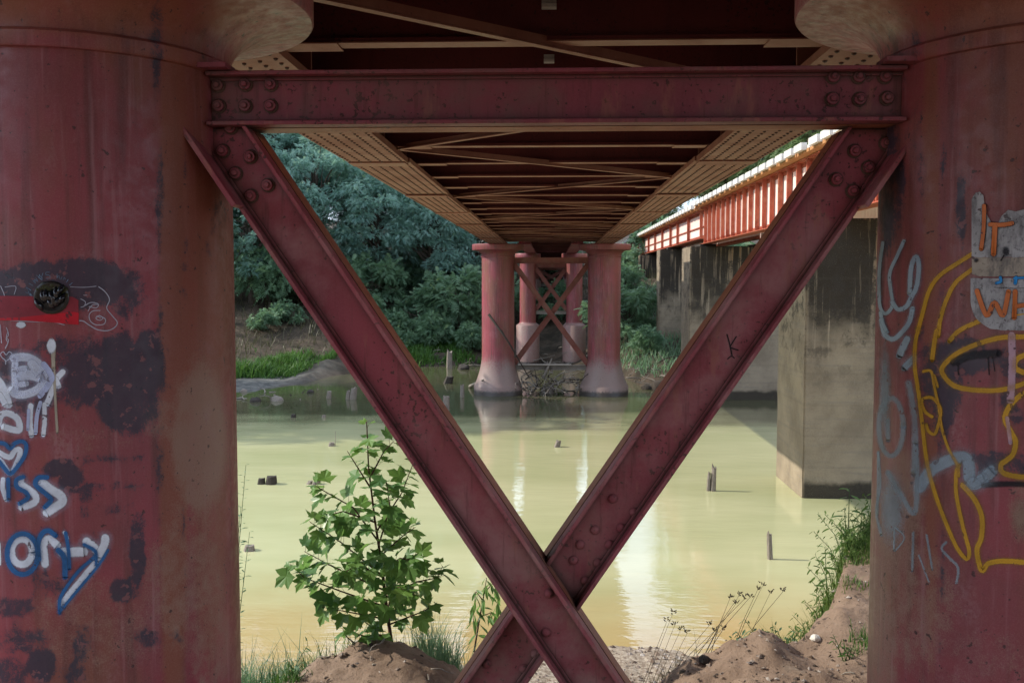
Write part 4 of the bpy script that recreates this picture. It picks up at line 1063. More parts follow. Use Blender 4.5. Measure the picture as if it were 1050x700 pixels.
# low shrubs
tree_kind('shrub1', M['bush'], 31, 2.6, 1.7, .1, 34, 46, .38, rc=(.4, .7), flat=.8)
tree_kind('shrub2', M['bush'], 36, 1.9, 1.3, .1, 26, 46, .34, rc=(.35, .6))
GS = 'shrubs along the far bank'
for i, (x, y, sc, lab) in enumerate([(-14.6, 50.5, 1.1, 'dark shrub under the trees near the left column'), (-12.0, 52.5, 1.0, 'shrub above the bare soil slope on the left bank'), (-9.6, 51.8, 1.0, 'shrub behind the left brace at the slope foot'),
  (-7.2, 51.6, 1.15, 'round shrub above the bright grass'), (-4.9, 52, 1.2, 'shrub just left of the river pier'), (-3.2, 55, 1.3, 'dark shrub behind the left river column'), (-6.4, 56, 1.4, 'shrub higher on the slope left of the pier'), (-10.5, 56.5, 1.4, 'shaded shrub high on the left slope'), (-16.5, 53.5, 1.4, 'shrub at the dim left edge of the bank'),
  (-14.2, 47.6, .5, 'low dark shrub at the left end of the grass'), (-12.6, 51.8, .9, 'tangled shrub on the upper soil slope'), (-9.8, 50.6, .75, 'tangled shrub on the slope behind the left brace'), (-13.9, 52.2, .85, 'tangled dark shrub on the slope by the column'), (-7.4, 49.3, .45, 'bushy growth rising out of the bank grass'), (-4.0, 49.6, .5, 'bushy growth on the shore left of the river pier'),
  (-13.2, 48.6, .55, 'small shrub on the bare soil slope'), (-10.8, 49.4, .6, 'small shrub low on the left bank by the brace'), (-8.4, 50.0, .7, 'low shrub among the bank grass'), (-6.0, 50.2, .65, 'low shrub behind the square post'), (-11.9, 50.6, .75, 'straggling shrub halfway up the soil slope'),
  (3.6, 50.5, .62, 'leafy shrub right of the river pier'), (3.9, 55, .85, 'shrub between the two bridges'), (6.6, 58.5, 1.0, 'shrub behind the fourth concrete pier'), (4.3, 42.4, .55, 'sunny yellow green shrub before the third concrete pier'), (3.4, 45.5, .9, 'low shrub beside the right river column'),
  (.2, 56, 1.0, 'shrub seen between the cross braces'), (-.3, 66, 1.6, 'green shrub framed by the farthest cross bracing'), (9.5, 50, 1.4, 'shrub behind the broad concrete pier'), (8.9, 40.5, .9, 'shrub in the gap between two concrete piers')]):
    tree(('shrub1', 'shrub2')[i % 2], x, y, i*1.7, sc, lab, GS, 'shrub', 'shrub')

def blades(X, Y, H, W, lean=.35, seedtone=None):
    """grass blades as 3-triangle strips"""
    n = len(X); Zb = height(X, Y)-.01
    a = rng.uniform(0, 2*np.pi, n); b = a+rng.uniform(-.6, .6, n)
    P = np.stack([X, Y, Zb], 1); S_ = np.stack([np.cos(a+np.pi/2), np.sin(a+np.pi/2), 0*a], 1)*(W/2)[:, None]
    dr = np.stack([np.cos(b), np.sin(b), 0*b], 1)*(H*lean*rng.uniform(.3, 1.6, n))[:, None]
    up = np.zeros((n, 3)); up[:, 2] = H
    m1 = P+up*.55+dr*.35; tp = P+up*rng.uniform(.85, 1.05, n)[:, None]+dr*1.15
    V = np.concatenate([np.stack([P-S_, P+S_, m1+S_*.7], 1), np.stack([P-S_, m1+S_*.7, m1-S_*.7], 1), np.stack([m1-S_*.7, m1+S_*.7, tp], 1)])
    t = rng.uniform(0, 1, n); return V, np.concatenate([t, t, t])
def thing_mesh(name, me, loc=(0, 0, 0)):
    o = bpy.data.objects.new(name, me); COL.objects.link(o); o.location = loc; return o
# lush grass on the far bank
n = 30000; gxx = rng.uniform(-24, -2.2, n); dd = np.where(gxx > -8.6, rng.uniform(.35, 5.2, n), rng.uniform(5.2, 8.6, n)); gyy = far_edge(gxx)+dd+rng.normal(0, .3, n)
dens = np.array([MN.noise(Vector((x*.5, y*.5, 2))) for x, y in zip(gxx, gyy)]); k = dens > -.12
V, T = blades(gxx[k], gyy[k], rng.uniform(.10, .5, k.sum())*(1+1.5*np.clip(dens[k], 0, 1)), np.full(k.sum(), .05), .6)
props(thing_mesh('bank_grass', tri_mesh('bank_grass', V, M['grass'], T)), 'lush green grass along the foot of the far bank', 'grass', kind='stuff')
n = 9000; gxx = rng.uniform(2.3, 14, n); gyy = far_edge(gxx)+rng.uniform(.8, 14, n)
V, T = blades(gxx, gyy, rng.uniform(.2, .6, n), np.full(n, .045), .6)
props(thing_mesh('bank_grass', tri_mesh('bank_grass', V, M['bush'], T)), 'dull green grass under the neighbouring bridge', 'grass', kind='stuff')
# scrub and twigs under the far trees
n = 9000; X = rng.uniform(-26, 14, n); Y = far_edge(X)+rng.uniform(6, 26, n); H = rng.uniform(.15, .9, n)
V, T = blades(X, Y, H, np.full(n, .035), .9)
props(thing_mesh('undergrowth', tri_mesh('undergrowth', V, M['dry'], T*.5)), 'dry brown undergrowth and twigs below the far trees', 'undergrowth', kind='stuff')

# ------------------------------------------------------------------ stumps, logs and debris in the river
def stump(px, py, wpx, hpx, label, lean=0, name='stump', cat='stump', zb=0.0, mat='stump', spikes=1):
    p = at_z(px, py, zb); dep = p.y; w, h = wpx*dep/FPX, hpx*dep/FPX; m = MB()
    for k in range(spikes):
        hh = h*(1 if k == 0 else .55+.2*k % .4); ox = 0 if k == 0 else (-1)**k*w*.8
        n_ = 9; rr = w/2*(.9 if k == 0 else .6); zs = [-.5, .0, hh*.35, hh*.7, hh*.9]
        b = len(m.v)
        for z in zs:
            f = 1.08-.25*max(z, 0)/max(hh, .01)
            for i in range(n_):
                a = 2*math.pi*i/n_; r_ = rr*f*(1+.28*MN.noise(Vector((math.cos(a)*1.7+px, math.sin(a)*1.7+k*3, z*1.2))))
                zz_ = z+(hh*.22*MN.noise(Vector((a*1.3, px*.7, k))) if z == zs[-1] else 0)
                m.v.append((p.x+ox+lean*max(z, 0)+r_*math.cos(a), p.y+r_*math.sin(a), zb+zz_))
        for j in range(len(zs)-1):
            for i in range(n_): i2 = (i+1) % n_; m.f.append((b+j*n_+i, b+j*n_+i2, b+(j+1)*n_+i2, b+(j+1)*n_+i))
        m.v.append((p.x+ox+lean*hh, p.y, zb+hh*.86)); c = len(m.v)-1
        for i in range(n_): m.f.append((b+(len(zs)-1)*n_+i, b+(len(zs)-1)*n_+(i+1) % n_, c))
    o = make(name, m, M[mat], loc=(p.x, p.y, zb), smooth=False)
    return props(o, label, cat, 'old timber stumps in the river')
stump(731, 503, 6, 28, 'split pair of jagged grey posts in open water left of the concrete pier', .05, spikes=2)
stump(790, 573, 6, 30, 'single thin jagged post nearest the right bank', -.06)
stump(571, 458, 7, 7, 'low broken stump alone in the open water between the braces', .3)
stump(278, 496, 13, 9, 'broad low dark stump in the pale water near the left column', .1, spikes=2, mat='wet_stump')
stump(324, 496, 9, 5, 'small sunlit snag behind the sapling', .5, spikes=2)
stump(256, 564, 13, 6, 'pale stone like stump close to the left column', .1)
stump(301, 428, 6, 4, 'tiny dark stump tip in the sunlit streak', .1, mat='wet_stump')
stump(332, 428, 5, 3, 'tiny pale stump tip right of a dark one', .1)
stump(340, 457, 7, 4, 'small pale stump with a thin upright stick', .1)
stump(337, 408, 6, 8, 'short weathered stump by the gravel bar tip', .1)
stump(362, 409, 7, 13, 'taller leaning stump beside the left brace', .12, spikes=2)
stump(457, 424, 8, 20, 'pointed sunlit timber close behind the left brace', .05, spikes=2)
stump(474, 407, 5, 14, 'upright round post left of the river pier', 0, mat='stump')
stump(461, 377, 7, 19, 'square old post at the foot of the bright grass', 0, mat='stump')
stump(459, 393, 9, 8, 'half sunk dark log end near the river pier', .3, mat='wet_stump')
stump(565, 403, 9, 9, 'short pale stub below the driftwood tangle', 0, spikes=2)
m = MB(); p = at_z(341.5, 457); m.tube([(p.x+.06, p.y, -.1), (p.x+.065, p.y, .38)], .007, 5)
props(make('stick', m, M['stump'], loc=(p.x+.06, p.y, 0)), 'thin straight stick standing in the pale water', 'stick')
def branch(pts, r0, label, mat='driftwood', twigs=3, name='fallen_branch', cat='branch', group='fallen branches and driftwood', seed=0):
    q = random.Random(seed); m = MB(); n_ = len(pts)
    m.tube(pts, [r0*(1-.7*i/(n_-1)) for i in range(n_)], 7); o = make(name, m, M[mat], loc=pts[0], smooth=True)
    for k in range(twigs):
        i = q.randrange(0, n_-1); a = Vector(pts[i]).lerp(Vector(pts[i+1]), q.random()); L = q.uniform(.4, 1.1)
        b = a+Vector((q.uniform(-1, 1), q.uniform(-.4, .4), q.uniform(.1, .9)))*L*.6
        m = MB(); m.tube([a, a.lerp(b, .5)+Vector((0, 0, .06)), b], [r0*.4, r0*.28, r0*.1], 5); make('twig', m, M[mat], o, smooth=True)
    return props(o, label, cat, group)
i = 0
for (x0, y0, Y0, x1, y1, Y1, r0, lab) in [(436, 300, 56, 492, 322, 53, .09, 'long grey dead branch slanting down the slope left of the pier'), (448, 296, 57, 476, 335, 52.5, .07, 'dead branch crossing another on the slope'), (455, 312, 54, 494, 318, 54, .06, 'nearly level dead branch beside the left river column'),
    (420, 305, 55, 470, 330, 52, .08, 'dead branch lying low on the shaded slope'), (482, 300, 53, 484, 346, 52, .13, 'broken upright trunk left of the river pier'), (465, 292, 55, 468, 340, 52, .10, 'thin bare standing trunk on the slope'), (290, 322, 54, 330, 332, 52, .07, 'curved bare branch on the bare soil'),
    (372, 268, 54, 420, 318, 53, .07, 'long bare limb leaning behind the left brace'), (251, 300, 51, 285, 262, 51, .07, 'pale leaning limb near the left column'), (310, 345, 50, 322, 330, 50, .05, 'short snag stuck in the left bank')]:
    a_, b_ = at_y(x0, y0, Y0), at_y(x1, y1, Y1); md = a_.lerp(b_, .5)+Vector((0, 0, .15)); i += 1
    branch([a_, a_.lerp(md, .5), md, md.lerp(b_, .5), b_], r0, lab, seed=i, mat='driftwood' if i % 3 else 'bark')
# pale sticks leaning on the pier
a_, b_ = at_y(501, 322, YF-.8), at_y(543, 388, YF-.5); branch([a_, a_.lerp(b_, .45)+Vector((.05, 0, .05)), b_], .05, 'long stick leaning against the left river column', 'log', 2, seed=51)
a_, b_ = at_y(557, 388, YF-.2), at_y(566, 367, YF-.2); branch([a_, a_.lerp(b_, .5), b_], .07, 'forked snag standing on the lower strut', 'driftwood', 1, seed=52)
a_, b_ = at_z(482, 396, .05), at_y(496, 389, YF-.9); branch([a_, a_.lerp(b_, .5), b_], .07, 'pale driftwood stick at the foot of the left river column', 'driftwood', 0, seed=53)
# driftwood tangle under the lower strut: every stick its own object
def stick_mesh(q, L, r):
    m = MB(); p = [Vector((0, 0, 0))]; d = Vector((1, 0, 0))
    for k in range(5): d = (d+Vector((q.uniform(-.2, .2), q.uniform(-.35, .35), q.uniform(-.35, .35)))).normalized(); p.append(p[-1]+d*L/5)
    m.tube(p, [r*(1-.13*k) for k in range(6)], 5); me = bpy.data.meshes.new('driftwood_stick'); me.from_pydata([tuple(v) for v in m.v], [], m.f)
    me.polygons.foreach_set('use_smooth', [True]*len(me.polygons)); return me
q = random.Random(5); protos = []
for k in range(6):
    me = stick_mesh(q, q.uniform(.7, 1.6), q.uniform(.016, .035)); me.materials.append(M['driftwood'] if k != 2 else M['log']); protos.append(me)
def scatter_sticks(n, fx, fy, fz, label, group, tilt=.6):
    for k in range(n):
        o = bpy.data.objects.new('driftwood_stick', protos[q.randrange(6)]); COL.objects.link(o)
        x, y = fx(), fy(); o.location = (x, y, fz(x, y)); o.rotation_euler = (q.uniform(0, 6), q.uniform(-tilt, tilt), q.uniform(0, 6.28)); o.scale = (1, 1, 1) if q.random() < .6 else (.7, .7, .7)
        props(o, label, 'stick', group)
scatter_sticks(95, lambda: q.uniform(-1.15, 1.1), lambda: YF+q.uniform(-.55, .5), lambda x, y: q.uniform(.02, .85)*(1-.3*abs(x)), 'driftwood stick in the tangle below the river pier strut', 'driftwood tangle at the river pier', .9)
scatter_sticks(26, lambda: q.uniform(2.9, 4.8), lambda: q.uniform(38.2, 42), lambda x, y: max(0, gz(x, y))+q.uniform(.02, .3), 'bleached stick on the debris bank right of the river pier', 'bleached sticks between the bridges', .4)
scatter_sticks(20, lambda: q.uniform(-1.5, 2.2), lambda: q.uniform(47.5, 49.5), lambda x, y: max(0, gz(x, y))+q.uniform(.02, .35), 'stick on the dark shore seen under the bridge', 'sticks on the shore under the bridge', .4)
scatter_sticks(60, lambda: q.uniform(-14, -3), lambda: q.uniform(48, 56), lambda x, y: gz(x, y)+q.uniform(.02, .4), 'dead stick lying on the slope below the wattle trees', 'dead sticks on the left slope', .5)
scatter_sticks(28, lambda: q.uniform(-9.5, -3), lambda: q.uniform(46.4, 48.6), lambda x, y: max(0, gz(x, y))+q.uniform(.01, .12), 'waterlogged stick on the muddy shore below the grass', 'sticks along the muddy shore', .25)
scatter_sticks(10, lambda: q.uniform(-11.5, -8.5), lambda: q.uniform(33.5, 37), lambda x, y: max(0, gz(x, y))+.015, 'stick stranded in the shallows off the gravel bar', 'sticks off the gravel bar', .08)
a_, b_ = at_z(676, 400, .12), at_z(714, 399, .2); a_.y = b_.y = 36.9; a_.x, b_.x = 4.02, 5.3
branch([Vector((3.9, 36.8, .12)), Vector((4.3, 36.9, .2)), Vector((4.75, 37, .2)), Vector((5.3, 37.1, .26))], .30, 'thick black log at the water edge left of the broad pier', 'log', 0, 'log', 'log', seed=61)
def rock(x, y, z, s, label, mat='stump', group='rocks by the water', name='rock', cat='rock', seed=0):
    m = MB(); n_ = 10
    for j in range(6):
        ph = -1.2+j*2.5/5
        for i in range(n_):
            a = 2*math.pi*i/n_; v = Vector((math.cos(a)*math.cos(ph), math.sin(a)*math.cos(ph), .7*math.sin(ph)))
            v *= s*(1+.35*MN.noise(v*1.5+Vector((seed, 0, 0)))); m.v.append(tuple(v+Vector((x, y, z))))
    for j in range(5):
        for i in range(n_): i2 = (i+1) % n_; m.f.append((j*n_+i, j*n_+i2, (j+1)*n_+i2, (j+1)*n_+i))
    m.f.append(tuple(5*n_+i for i in range(n_))); o = make(name, m, M[mat], loc=(x, y, z)); return props(o, label, cat, group)
for k, (x, y, s, lab) in enumerate([(4.15, 36.2, .22, 'dark rock in front of the black log'), (4.55, 36.0, .2, 'rock at the water edge by the black log'), (4.4, 36.3, .26, 'largest rock against the black log'), (4.9, 36.3, .18, 'small rock at the right end of the black log'), (3.7, 37.6, .2, 'rock beside the right river column')]):
    rock(x, y, .05, s, lab, 'wet_stump', seed=k*3.3)
for k, (px, py, s, lab) in enumerate([(250, 401, .14, 'dark stone on the edge of the gravel bar'), (262, 411, .2, 'half sunk stone off the gravel bar'), (284, 410, .22, 'low wet stone off the gravel bar tip'), (318, 402, .14, 'stone near the tip of the gravel bar'), (430, 374, .3, 'dark rock on the shore below the grass'), (475, 378, .3, 'rock on the shore next to the square post')]):
    p = at_z(px, py, .02); rock(p.x, p.y, .02, s, lab, 'wet_stump' if k % 2 else 'stump', 'stones along the far shore', seed=k*2.1+9)

# ------------------------------------------------------------------ young plane tree and other near plants
def lobed_leaf():
    """palmate leaf outline, tip along +X, unit length"""
    pts = []
    for (ang, r_) in [(-150, .20), (-122, .52), (-108, .42), (-84, .56), (-74, .62), (-60, .86), (-50, .70), (-36, .52), (-26, .76), (-12, .80), (0, 1.05), (12, .80), (26, .76), (36, .52), (50, .70), (60, .86), (74, .62), (84, .56), (108, .42), (122, .52), (150, .20)]:
        pts.append((r_*math.cos(R(ang)), r_*math.sin(R(ang)), 0))
    return np.array(pts)
LEAF = lobed_leaf()
def lance_leaf():
    return np.array([(0, 0, 0), (.2, .10, 0), (.5, .13, 0), (.8, .07, 0), (1, 0, 0), (.8, -.07, 0), (.5, -.13, 0), (.2, -.10, 0)])
LANCE = lance_leaf()
def leaf_tris(outline, p, d, nrm, size, curl=.25):
    d = Vector(d).normalized(); n_ = (Vector(nrm)-d*Vector(nrm).dot(d)).normalized(); s_ = n_.cross(d)
    O = []
    for (a, b, _) in outline:
        z = -curl*(a*a)*.8+.22*abs(b)-.10*math.sin(a*7+b*5)*.5
        O.append(np.array(Vector(p)+(d*a+s_*b+n_*z*.6)*size))
    C = np.array(Vector(p)+d*(.12*size)); return [np.stack([C, O[i], O[(i+1) % len(O)]]) for i in range(len(O))]
def plant(name, label, cat, base, stems, mat_leaf, outline, sizes, per, mat_stem='twig', group=None, droop=.45, petiole=.5, seed=0, parts=('stem', 'leaves')):
    """stems: list of (points, radius, leaf density along it)"""
    q = random.Random(seed); e = empty(name, base, label, cat, group); tv = []; tt = []; m = MB()
    for (pts, r0, dens) in stems:
        sp = [Vector(p) for p in pts]; fine = []
        for i in range(len(sp)-1):
            for s_ in range(5): fine.append(sp[i].lerp(sp[i+1], s_/5))
        fine.append(sp[-1]); m.tube(fine, [r0*(1-.8*i/(len(fine)-1))+.0008 for i in range(len(fine))], 5)
        L = sum((fine[i+1]-fine[i]).length for i in range(len(fine)-1)); k = max(2, int(L*dens*per))
        for j in range(k):
            t = (j+q.random()*.8)/k; t = .12+.88*t; i = min(int(t*(len(fine)-1)), len(fine)-2); p = fine[i].lerp(fine[i+1], t*(len(fine)-1)-i)
            ax = (fine[i+1]-fine[i]).normalized(); a = j*2.4+q.uniform(-.5, .5)
            o1 = ax.orthogonal().normalized(); o2 = ax.cross(o1); d = (o1*math.cos(a)+o2*math.sin(a)+ax*.55+Vector((0, 0, -droop*q.uniform(.2, 1.4)))).normalized()
            sz = q.uniform(*sizes)*(1-.35*max(0, t-.75)*4*.5); pe = p+d*sz*petiole*q.uniform(.6, 1.3)+Vector((0, 0, .02*q.random()))
            m.tube([p, pe], [.0014, .0009], 3, False)
            nr = Vector((q.uniform(-.5, .5), q.uniform(-.7, .4), 1)); T = leaf_tris(outline, pe, (d.x, d.y, d.z-.35*q.random()), nr, sz)
            tv += T; tt += [q.random()]*len(T)
    st = make(parts[0], m, M[mat_stem], e, smooth=True)
    V = np.array(tv)-np.array(base); child_data(parts[1], tri_mesh(parts[1], V, M[mat_leaf], np.array(tt)), e)
    return e
def pl(pts, Y):
    return [at_y(x, y, Y+dy) for (x, y, dy) in pts]
YS = 5.35
main = pl([(403,668,0),(396,620,0),(391,575,.02),(384,530,0),(378,480,.02),(376,432,0)], YS)
sap = [(main, .011, .9)]
for pts, dn in [([(396,622,0),(350,606,-.1),(312,592,-.15),(298,578,-.15)], 1.25), ([(392,590,0),(350,556,-.15),(318,535,-.2)], 1.25), ([(388,555,0),(362,520,.1),(332,503,.1),(322,497,.1)], .95),
                ([(384,535,0),(352,524,-.2),(330,530,-.25)], 1.0), ([(395,612,0),(428,596,-.05),(448,592,0),(454,580,0)], 1.2), ([(390,570,0),(412,550,.1),(426,540,.15)], 1.2), ([(386,545,0),(412,505,.1),(424,474,.1)], 1.1),
                ([(398,635,0),(362,628,-.15),(330,622,-.2)], 1.2), ([(399,640,0),(430,628,-.1),(446,620,-.1)], 1.1), ([(393,600,0),(372,578,-.3),(348,588,-.4)], 1.3), ([(388,560,0),(400,520,-.25),(396,492,-.25)], 1.1),
                ([(397,625,0),(405,600,-.3),(425,610,-.4)], 1.2), ([(392,585,0),(410,572,-.3),(432,575,-.3)], 1.1), ([(380,500,0),(366,478,0),(356,462,0)], .9), ([(379,490,0),(394,462,0),(404,452,.05)], .9), ([(394,605,0),(340,580,.1),(312,565,.1)], 1.1), ([(400,650,0),(375,652,-.1),(352,646,-.1)], 1.1)]:
    sap.append((pl(pts, YS), .0048, dn))
plant('sapling', 'young tree with lobed green leaves growing behind the dirt mound', 'sapling', Vector((main[0].x, YS, gz(main[0].x, YS))), sap+[([Vector((main[0].x, YS, gz(main[0].x, YS)-.1)), main[0]], .012, 0.01)], 'leaf', LEAF, (.040, .104), 31, seed=4)
YW = 6.3
dr = [(pl([(486,668,0),(492,632,0),(497,605,0),(499,592,0)], YW), .006, 1.2), (pl([(497,607,0),(506,597,.05),(511,612,.1),(509,640,.1)], YW), .003, 1.6), (pl([(495,615,0),(488,606,0),(486,622,0),(485,640,0)], YW), .003, 1.6), (pl([(492,632,0),(503,628,0),(508,650,0)], YW), .003, 1.3)]
bx_ = dr[0][0][0]; plant('sapling', 'small drooping sapling with hanging leaves just left of the crossing', 'sapling', Vector((bx_.x, YW, gz(bx_.x, YW))), dr+[([Vector((bx_.x, YW, gz(bx_.x, YW)-.1)), bx_], .006, .01)], 'leaf', LANCE, (.07, .125), 26, droop=1.6, petiole=.15, seed=9)
# leafy weeds on the right bank
YR = 7.7; st = []
q = random.Random(3)
for (bx, tx, ty) in [(868, 871, 500), (878, 884, 520), (884, 893, 512), (860, 862, 536), (872, 866, 520), (892, 900, 520), (850, 846, 560), (880, 874, 545), (896, 908, 540)]:
    gxw = at_y(bx, 590, YR+q.uniform(-.3, .3)); z = gz(gxw.x, gxw.y); tp = at_y(tx, ty, gxw.y); b0 = Vector((gxw.x, gxw.y, z-.03))
    st.append(([b0, b0.lerp(tp, .5)+Vector((q.uniform(-.03, .03), 0, .02)), tp], .005, 1))
plant('leafy_weed', 'tall leafy weed clump on top of the right bank', 'weed', st[0][0][0], st, 'sunny_leaf', LANCE, (.06, .115), 34, droop=.7, petiole=.12, seed=12, mat_stem='grass')
def low_weed(x, y, s, n_, label, seed, mat='sunny_grass', group='low weeds on the near bank', outl=LANCE, sz=(.03, .07)):
    q = random.Random(seed); z = gz(x, y); st = []
    for k in range(n_):
        a = q.uniform(0, 6.28); L = s*q.uniform(.5, 1.1); b0 = Vector((x+q.uniform(-.3, .3)*s, y+q.uniform(-.3, .3)*s, 0)); b0.z = gz(b0.x, b0.y)-.02
        st.append(([b0, b0+Vector((math.cos(a)*.25*L, math.sin(a)*.25*L, .6*L)), b0+Vector((math.cos(a)*.6*L, math.sin(a)*.6*L, .95*L))], .0025, 1.2))
    plant('weed', label, 'weed', (x, y, z), st, mat, outl, sz, 34, group=group, seed=seed, petiole=.1, mat_stem='grass')
low_weed(2.02, 7.35, .30, 16, 'bright low weed at the crest of the right bank', 21)
low_weed(1.80, 7.15, .24, 12, 'sunny weed trailing left from the right bank crest', 22)
low_weed(2.28, 7.25, .28, 14, 'sunny weed below the tall leafy clump', 23)
low_weed(1.60, 7.0, .2, 9, 'small weed at the lip of the eroded right bank', 24)
low_weed(1.22, 5.75, .22, 16, 'dark fern like weed beside the right dirt mound', 25, 'bush', sz=(.035, .075))
low_weed(1.36, 5.8, .2, 14, 'second dark weed hanging over the eroded bank', 26, 'bush', sz=(.035, .07))
low_weed(-1.62, 5.9, .26, 12, 'dull weed at the foot of the left column', 27, 'bush', sz=(.03, .06))
low_weed(1.62, 5.25, .12, 8, 'tiny green weed in the shade of the right column', 28, 'grass', sz=(.02, .045))
low_weed(-1.33, 4.95, .12, 9, 'tiny green weed beside the left dirt mound', 29, 'grass', sz=(.02, .045))
# tufts of grass
def tuft(x, y, r_, n_, hmin, hmax, label, mat='grass', wid=.006, lean=.5, group='grass tufts on the near bank'):
    X = x+rng.normal(0, r_, n_); Y = y+rng.normal(0, r_, n_)
    V, T = blades(X, Y, rng.uniform(hmin, hmax, n_), np.full(n_, wid), lean); z = gz(x, y)
    o = thing_mesh('grass_tuft', tri_mesh('grass_tuft', V-np.array([x, y, z]), M[mat], T), (x, y, z)); return props(o, label, 'grass tuft', group)
tuft(-.62, 5.55, .09, 420, .12, .34, 'dark tussock of fine grass right of the left dirt mound', 'bush', .005)
tuft(-.40, 5.75, .10, 260, .1, .30, 'fine grass tussock below the small drooping sapling', 'bush', .005)
tuft(-.80, 5.7, .08, 200, .08, .24, 'thin grass around the sapling stem', 'dry', .005)
tuft(-1.62, 5.35, .12, 420, .1, .34, 'dull grass clump against the left column', 'bush', .005)
tuft(-1.50, 5.75, .14, 420, .1, .36, 'tall grass clump beyond the left column', 'dry', .005)
tuft(-1.28, 5.95, .14, 300, .1, .34, 'pale grass clump left of the sapling', 'dry', .005)
tuft(-1.42, 4.85, .07, 160, .04, .13, 'short green grass patch on the left dirt', 'grass')
tuft(.42, 5.5, .07, 120, .05, .2, 'thin grass at the left edge of the right mound', 'dry', .004)
tuft(.60, 5.7, .10, 160, .05, .26, 'wispy grass fringe on the right mound', 'dry', .004)
tuft(2.15, 7.45, .2, 700, .1, .3, 'sunny grass on the crest of the right bank', 'sunny_grass')
tuft(1.85, 7.25, .16, 420, .08, .24, 'sunny grass above the eroded soil face', 'sunny_grass')
tuft(2.35, 7.0, .16, 300, .08, .2, 'sunny grass near the right column', 'sunny_grass')
tuft(1.78, 5.35, .07, 200, .03, .10, 'short grass in the shadow of the right column', 'grass')
tuft(1.28, 5.75, .08, 220, .06, .2, 'grass clump by the dark weeds', 'grass')
tuft(1.9, 6.1, .06, 90, .03, .08, 'little grass patch on the sunlit soil', 'sunny_grass')
tuft(-1.66, 5.15, .10, 500, .12, .36, 'dense dark grass hugging the base of the left column', 'bush', .006)
tuft(-1.42, 5.45, .12, 420, .10, .28, 'mixed green grass clump on the left verge', 'grass', .005)
tuft(-1.22, 5.55, .10, 300, .08, .22, 'pale grass between the left verge and the sapling', 'dry', .005)
tuft(-1.05, 5.62, .10, 260, .08, .22, 'thin dull grass left of the sapling stem', 'bush', .005)
low_weed(-1.45, 5.2, .24, 12, 'leafy dull weed on the left verge', 31, 'bush', sz=(.03, .06))
low_weed(2.15, 7.1, .34, 18, 'bright leafy weed filling the right bank crest', 32)
low_weed(1.95, 7.2, .30, 16, 'bright weed with small leaves left of the tall clump', 33)
low_weed(2.42, 7.4, .36, 16, 'bright weed next to the right column', 34)
st = []; q = random.Random(14)
for (bx, tx, ty) in [(240, 252, 478), (238, 247, 520), (243, 256, 545), (240, 246, 560)]:
    b0 = at_y(bx-4, 640, 5.6); b0.z = gz(b0.x, 5.6)-.02; tp = at_y(tx, ty, 5.6); st.append(([b0, b0.lerp(tp, .55)+Vector((-.02, 0, 0)), tp], .0022, 1))
plant('leafy_weed', 'tall wispy weed beside the left column edge', 'weed', st[0][0][0], st, 'bush', LANCE, (.022, .045), 34, droop=.1, petiole=.1, seed=15, mat_stem='grass')
# sedge stalks with seed heads
q = random.Random(8)
def sedge(x, y, tips, label):
    e = empty('sedge', (x, y, gz(x, y)), label, 'sedge', 'sedge stalks on the right mound'); m = MB(); hd = MB()
    for (px, py) in tips:
        t = at_y(px, py, y+q.uniform(-.05, .05)); b = Vector((x+q.uniform(-.04, .04), y+q.uniform(-.03, .03), gz(x, y)-.02))
        m.tube([b, b.lerp(t, .5)+Vector((0, 0, .03)), t], [.0022, .0016, .001], 4)
        for k in range(9):
            a = q.uniform(0, 6.28); c = t+Vector((math.cos(a)*q.uniform(0, .016), math.sin(a)*q.uniform(0, .016), q.uniform(-.004, .018))); hd.tube([c, c+Vector((math.cos(a)*.01, math.sin(a)*.01, .008))], [.0035, .002], 4)
    make('stalks', m, M['sedge'], e); make('seed_heads', hd, M['sedge'], e)
sedge(.88, 5.6, [(749,612),(758,610),(764,613),(755,618),(769,612)], 'sedge with clustered seed heads near the middle of the right mound')
sedge(1.10, 5.75, [(782,600),(777,604),(790,607),(803,606)], 'taller sedge with a nodding head beside the dark weed')
sedge(.70, 5.5, [(733,646),(741,644),(728,640)], 'short sedge at the top of the right mound')
sedge(.45, 5.6, [(692,640),(698,645),(705,648),(684,636),(690,628)], 'thin dry sedge on the left end of the right mound')
# small stones and litter
for k, (px, py, s, lab, mt) in enumerate([(722, 677, .034, 'blue grey stone on the right mound', 'wet_stump'), (836, 655, .03, 'pale stone on the eroded right bank', 'sleeper_pale'), (700, 690, .02, 'small dark stone low on the right mound', 'wet_stump'), (310, 664, .018, 'small grey stone left of the dirt mound', 'stump'), (262, 690, .03, 'dark stone at the foot of the left column', 'wet_stump')]):
    d = ray(px, py); t = 3.0
    while t < 12 and EYE.z+d.z*t > gz(d.x*t, d.y*t): t += .02
    rock(d.x*t, d.y*t, EYE.z+d.z*t+.008, s, lab, mt, 'stones on the near bank', 'stone', 'stone', seed=k+40)
for k in range(26):
    o = bpy.data.objects.new('twig', protos[q.randrange(6)]); COL.objects.link(o); x, y = q.choice(((q.uniform(-1.6, -.5), q.uniform(4.5, 5.4)), (q.uniform(.35, 1.9), q.uniform(4.6, 5.7))))
    o.location = (x, y, gz(x, y)+.006); o.rotation_euler = (q.uniform(0, 6), q.uniform(-.12, .12), q.uniform(0, 6.28)); sc = q.uniform(.10, .24); o.scale = (sc, sc, sc)
    props(o, 'small dry twig lying on the dirt of the near bank', 'twig', 'twigs on the near dirt')
n = 12000; X = rng.uniform(-2.2, 2.6, n); Y = 4.0+rng.uniform(0, 1, n)**1.4*3.4
wgt = np.exp(-((X+1.5)/.32)**2)+np.exp(-((X-1.4)/.4)**2-((Y-5)/.5)**2)+np.exp(-((X-.55)/.25)**2)+.22
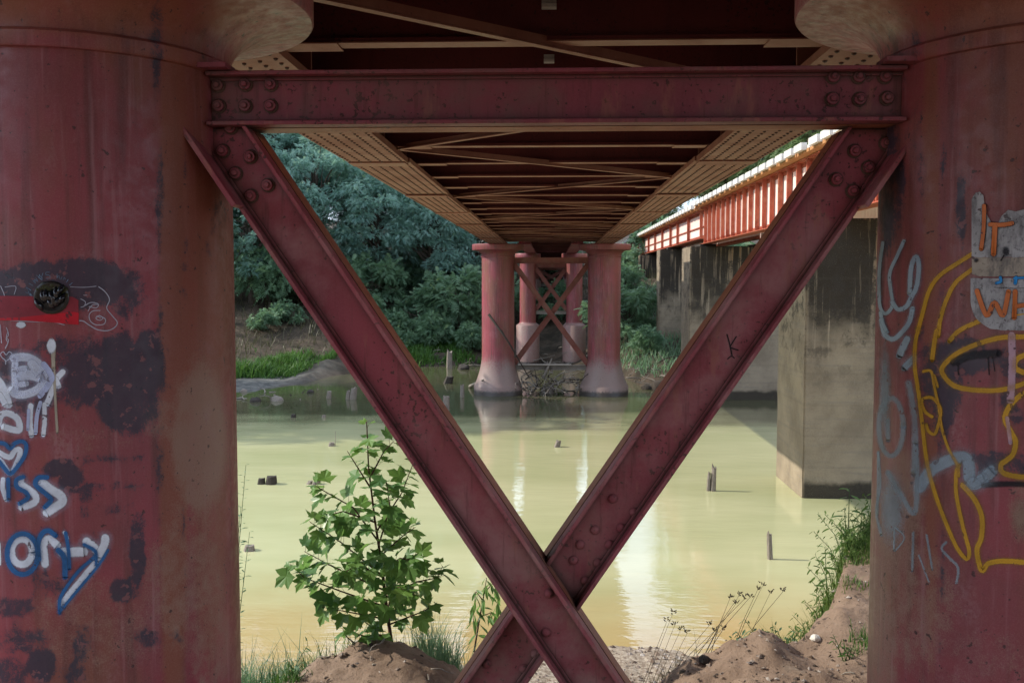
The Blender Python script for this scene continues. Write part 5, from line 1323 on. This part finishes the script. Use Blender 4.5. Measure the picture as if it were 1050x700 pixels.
k = rng.uniform(0, 1, n) < wgt; X, Y = X[k], Y[k]; n = len(X); Zg = height(X, Y)
a = rng.uniform(0, 2*np.pi, n); s_ = .004+.017*rng.uniform(0, 1, n)**2; P = np.stack([X, Y, Zg+.002], 1)
u_ = np.stack([np.cos(a), np.sin(a), rng.uniform(-.3, .5, n)], 1)*s_[:, None]; w_ = np.stack([-np.sin(a), np.cos(a), rng.uniform(-.3, .5, n)], 1)*(s_*rng.uniform(.25, .9, n))[:, None]
ht_ = np.zeros((n, 3)); ht_[:, 2] = s_*rng.uniform(.3, .8, n)
V = np.concatenate([np.stack([P-u_, P+w_, P+ht_], 1), np.stack([P+w_, P+u_, P+ht_], 1), np.stack([P+u_, P-w_, P+ht_], 1), np.stack([P-w_, P-u_, P+ht_], 1)])
t_ = rng.uniform(0, 1, n)**1.3
props(thing_mesh('leaf_litter', tri_mesh('leaf_litter', V, M['litter'], np.concatenate([t_]*4))), 'scattered leaf litter, chips and pebbles on the near soil', 'litter', kind='stuff')
n = 1600; X = rng.uniform(-1.2, 2.2, n); Y = near_edge(X)-rng.uniform(-.2, 3.2, n); Zg = height(X, Y)
k = Zg > -.03; X, Y, Zg = X[k], Y[k], Zg[k]; n = len(X); a = rng.uniform(0, 2*np.pi, n); s_ = rng.uniform(.012, .045, n); P = np.stack([X, Y, Zg], 1)
u_ = np.stack([np.cos(a), np.sin(a), 0*a], 1)*s_[:, None]; w_ = np.stack([-np.sin(a), np.cos(a), 0*a], 1)*(s_*rng.uniform(.5, .9, n))[:, None]; ht_ = np.zeros((n, 3)); ht_[:, 2] = s_*.6
V = np.concatenate([np.stack([P-u_, P+w_, P+ht_], 1), np.stack([P+w_, P+u_, P+ht_], 1), np.stack([P+u_, P-w_, P+ht_], 1), np.stack([P-w_, P-u_, P+ht_], 1)])
t_ = rng.uniform(.2, 1, n)
props(thing_mesh('shore_pebbles', tri_mesh('shore_pebbles', V, M['litter'], np.concatenate([t_]*4))), 'pale pebbles on the little beach by the water', 'pebbles', kind='stuff')
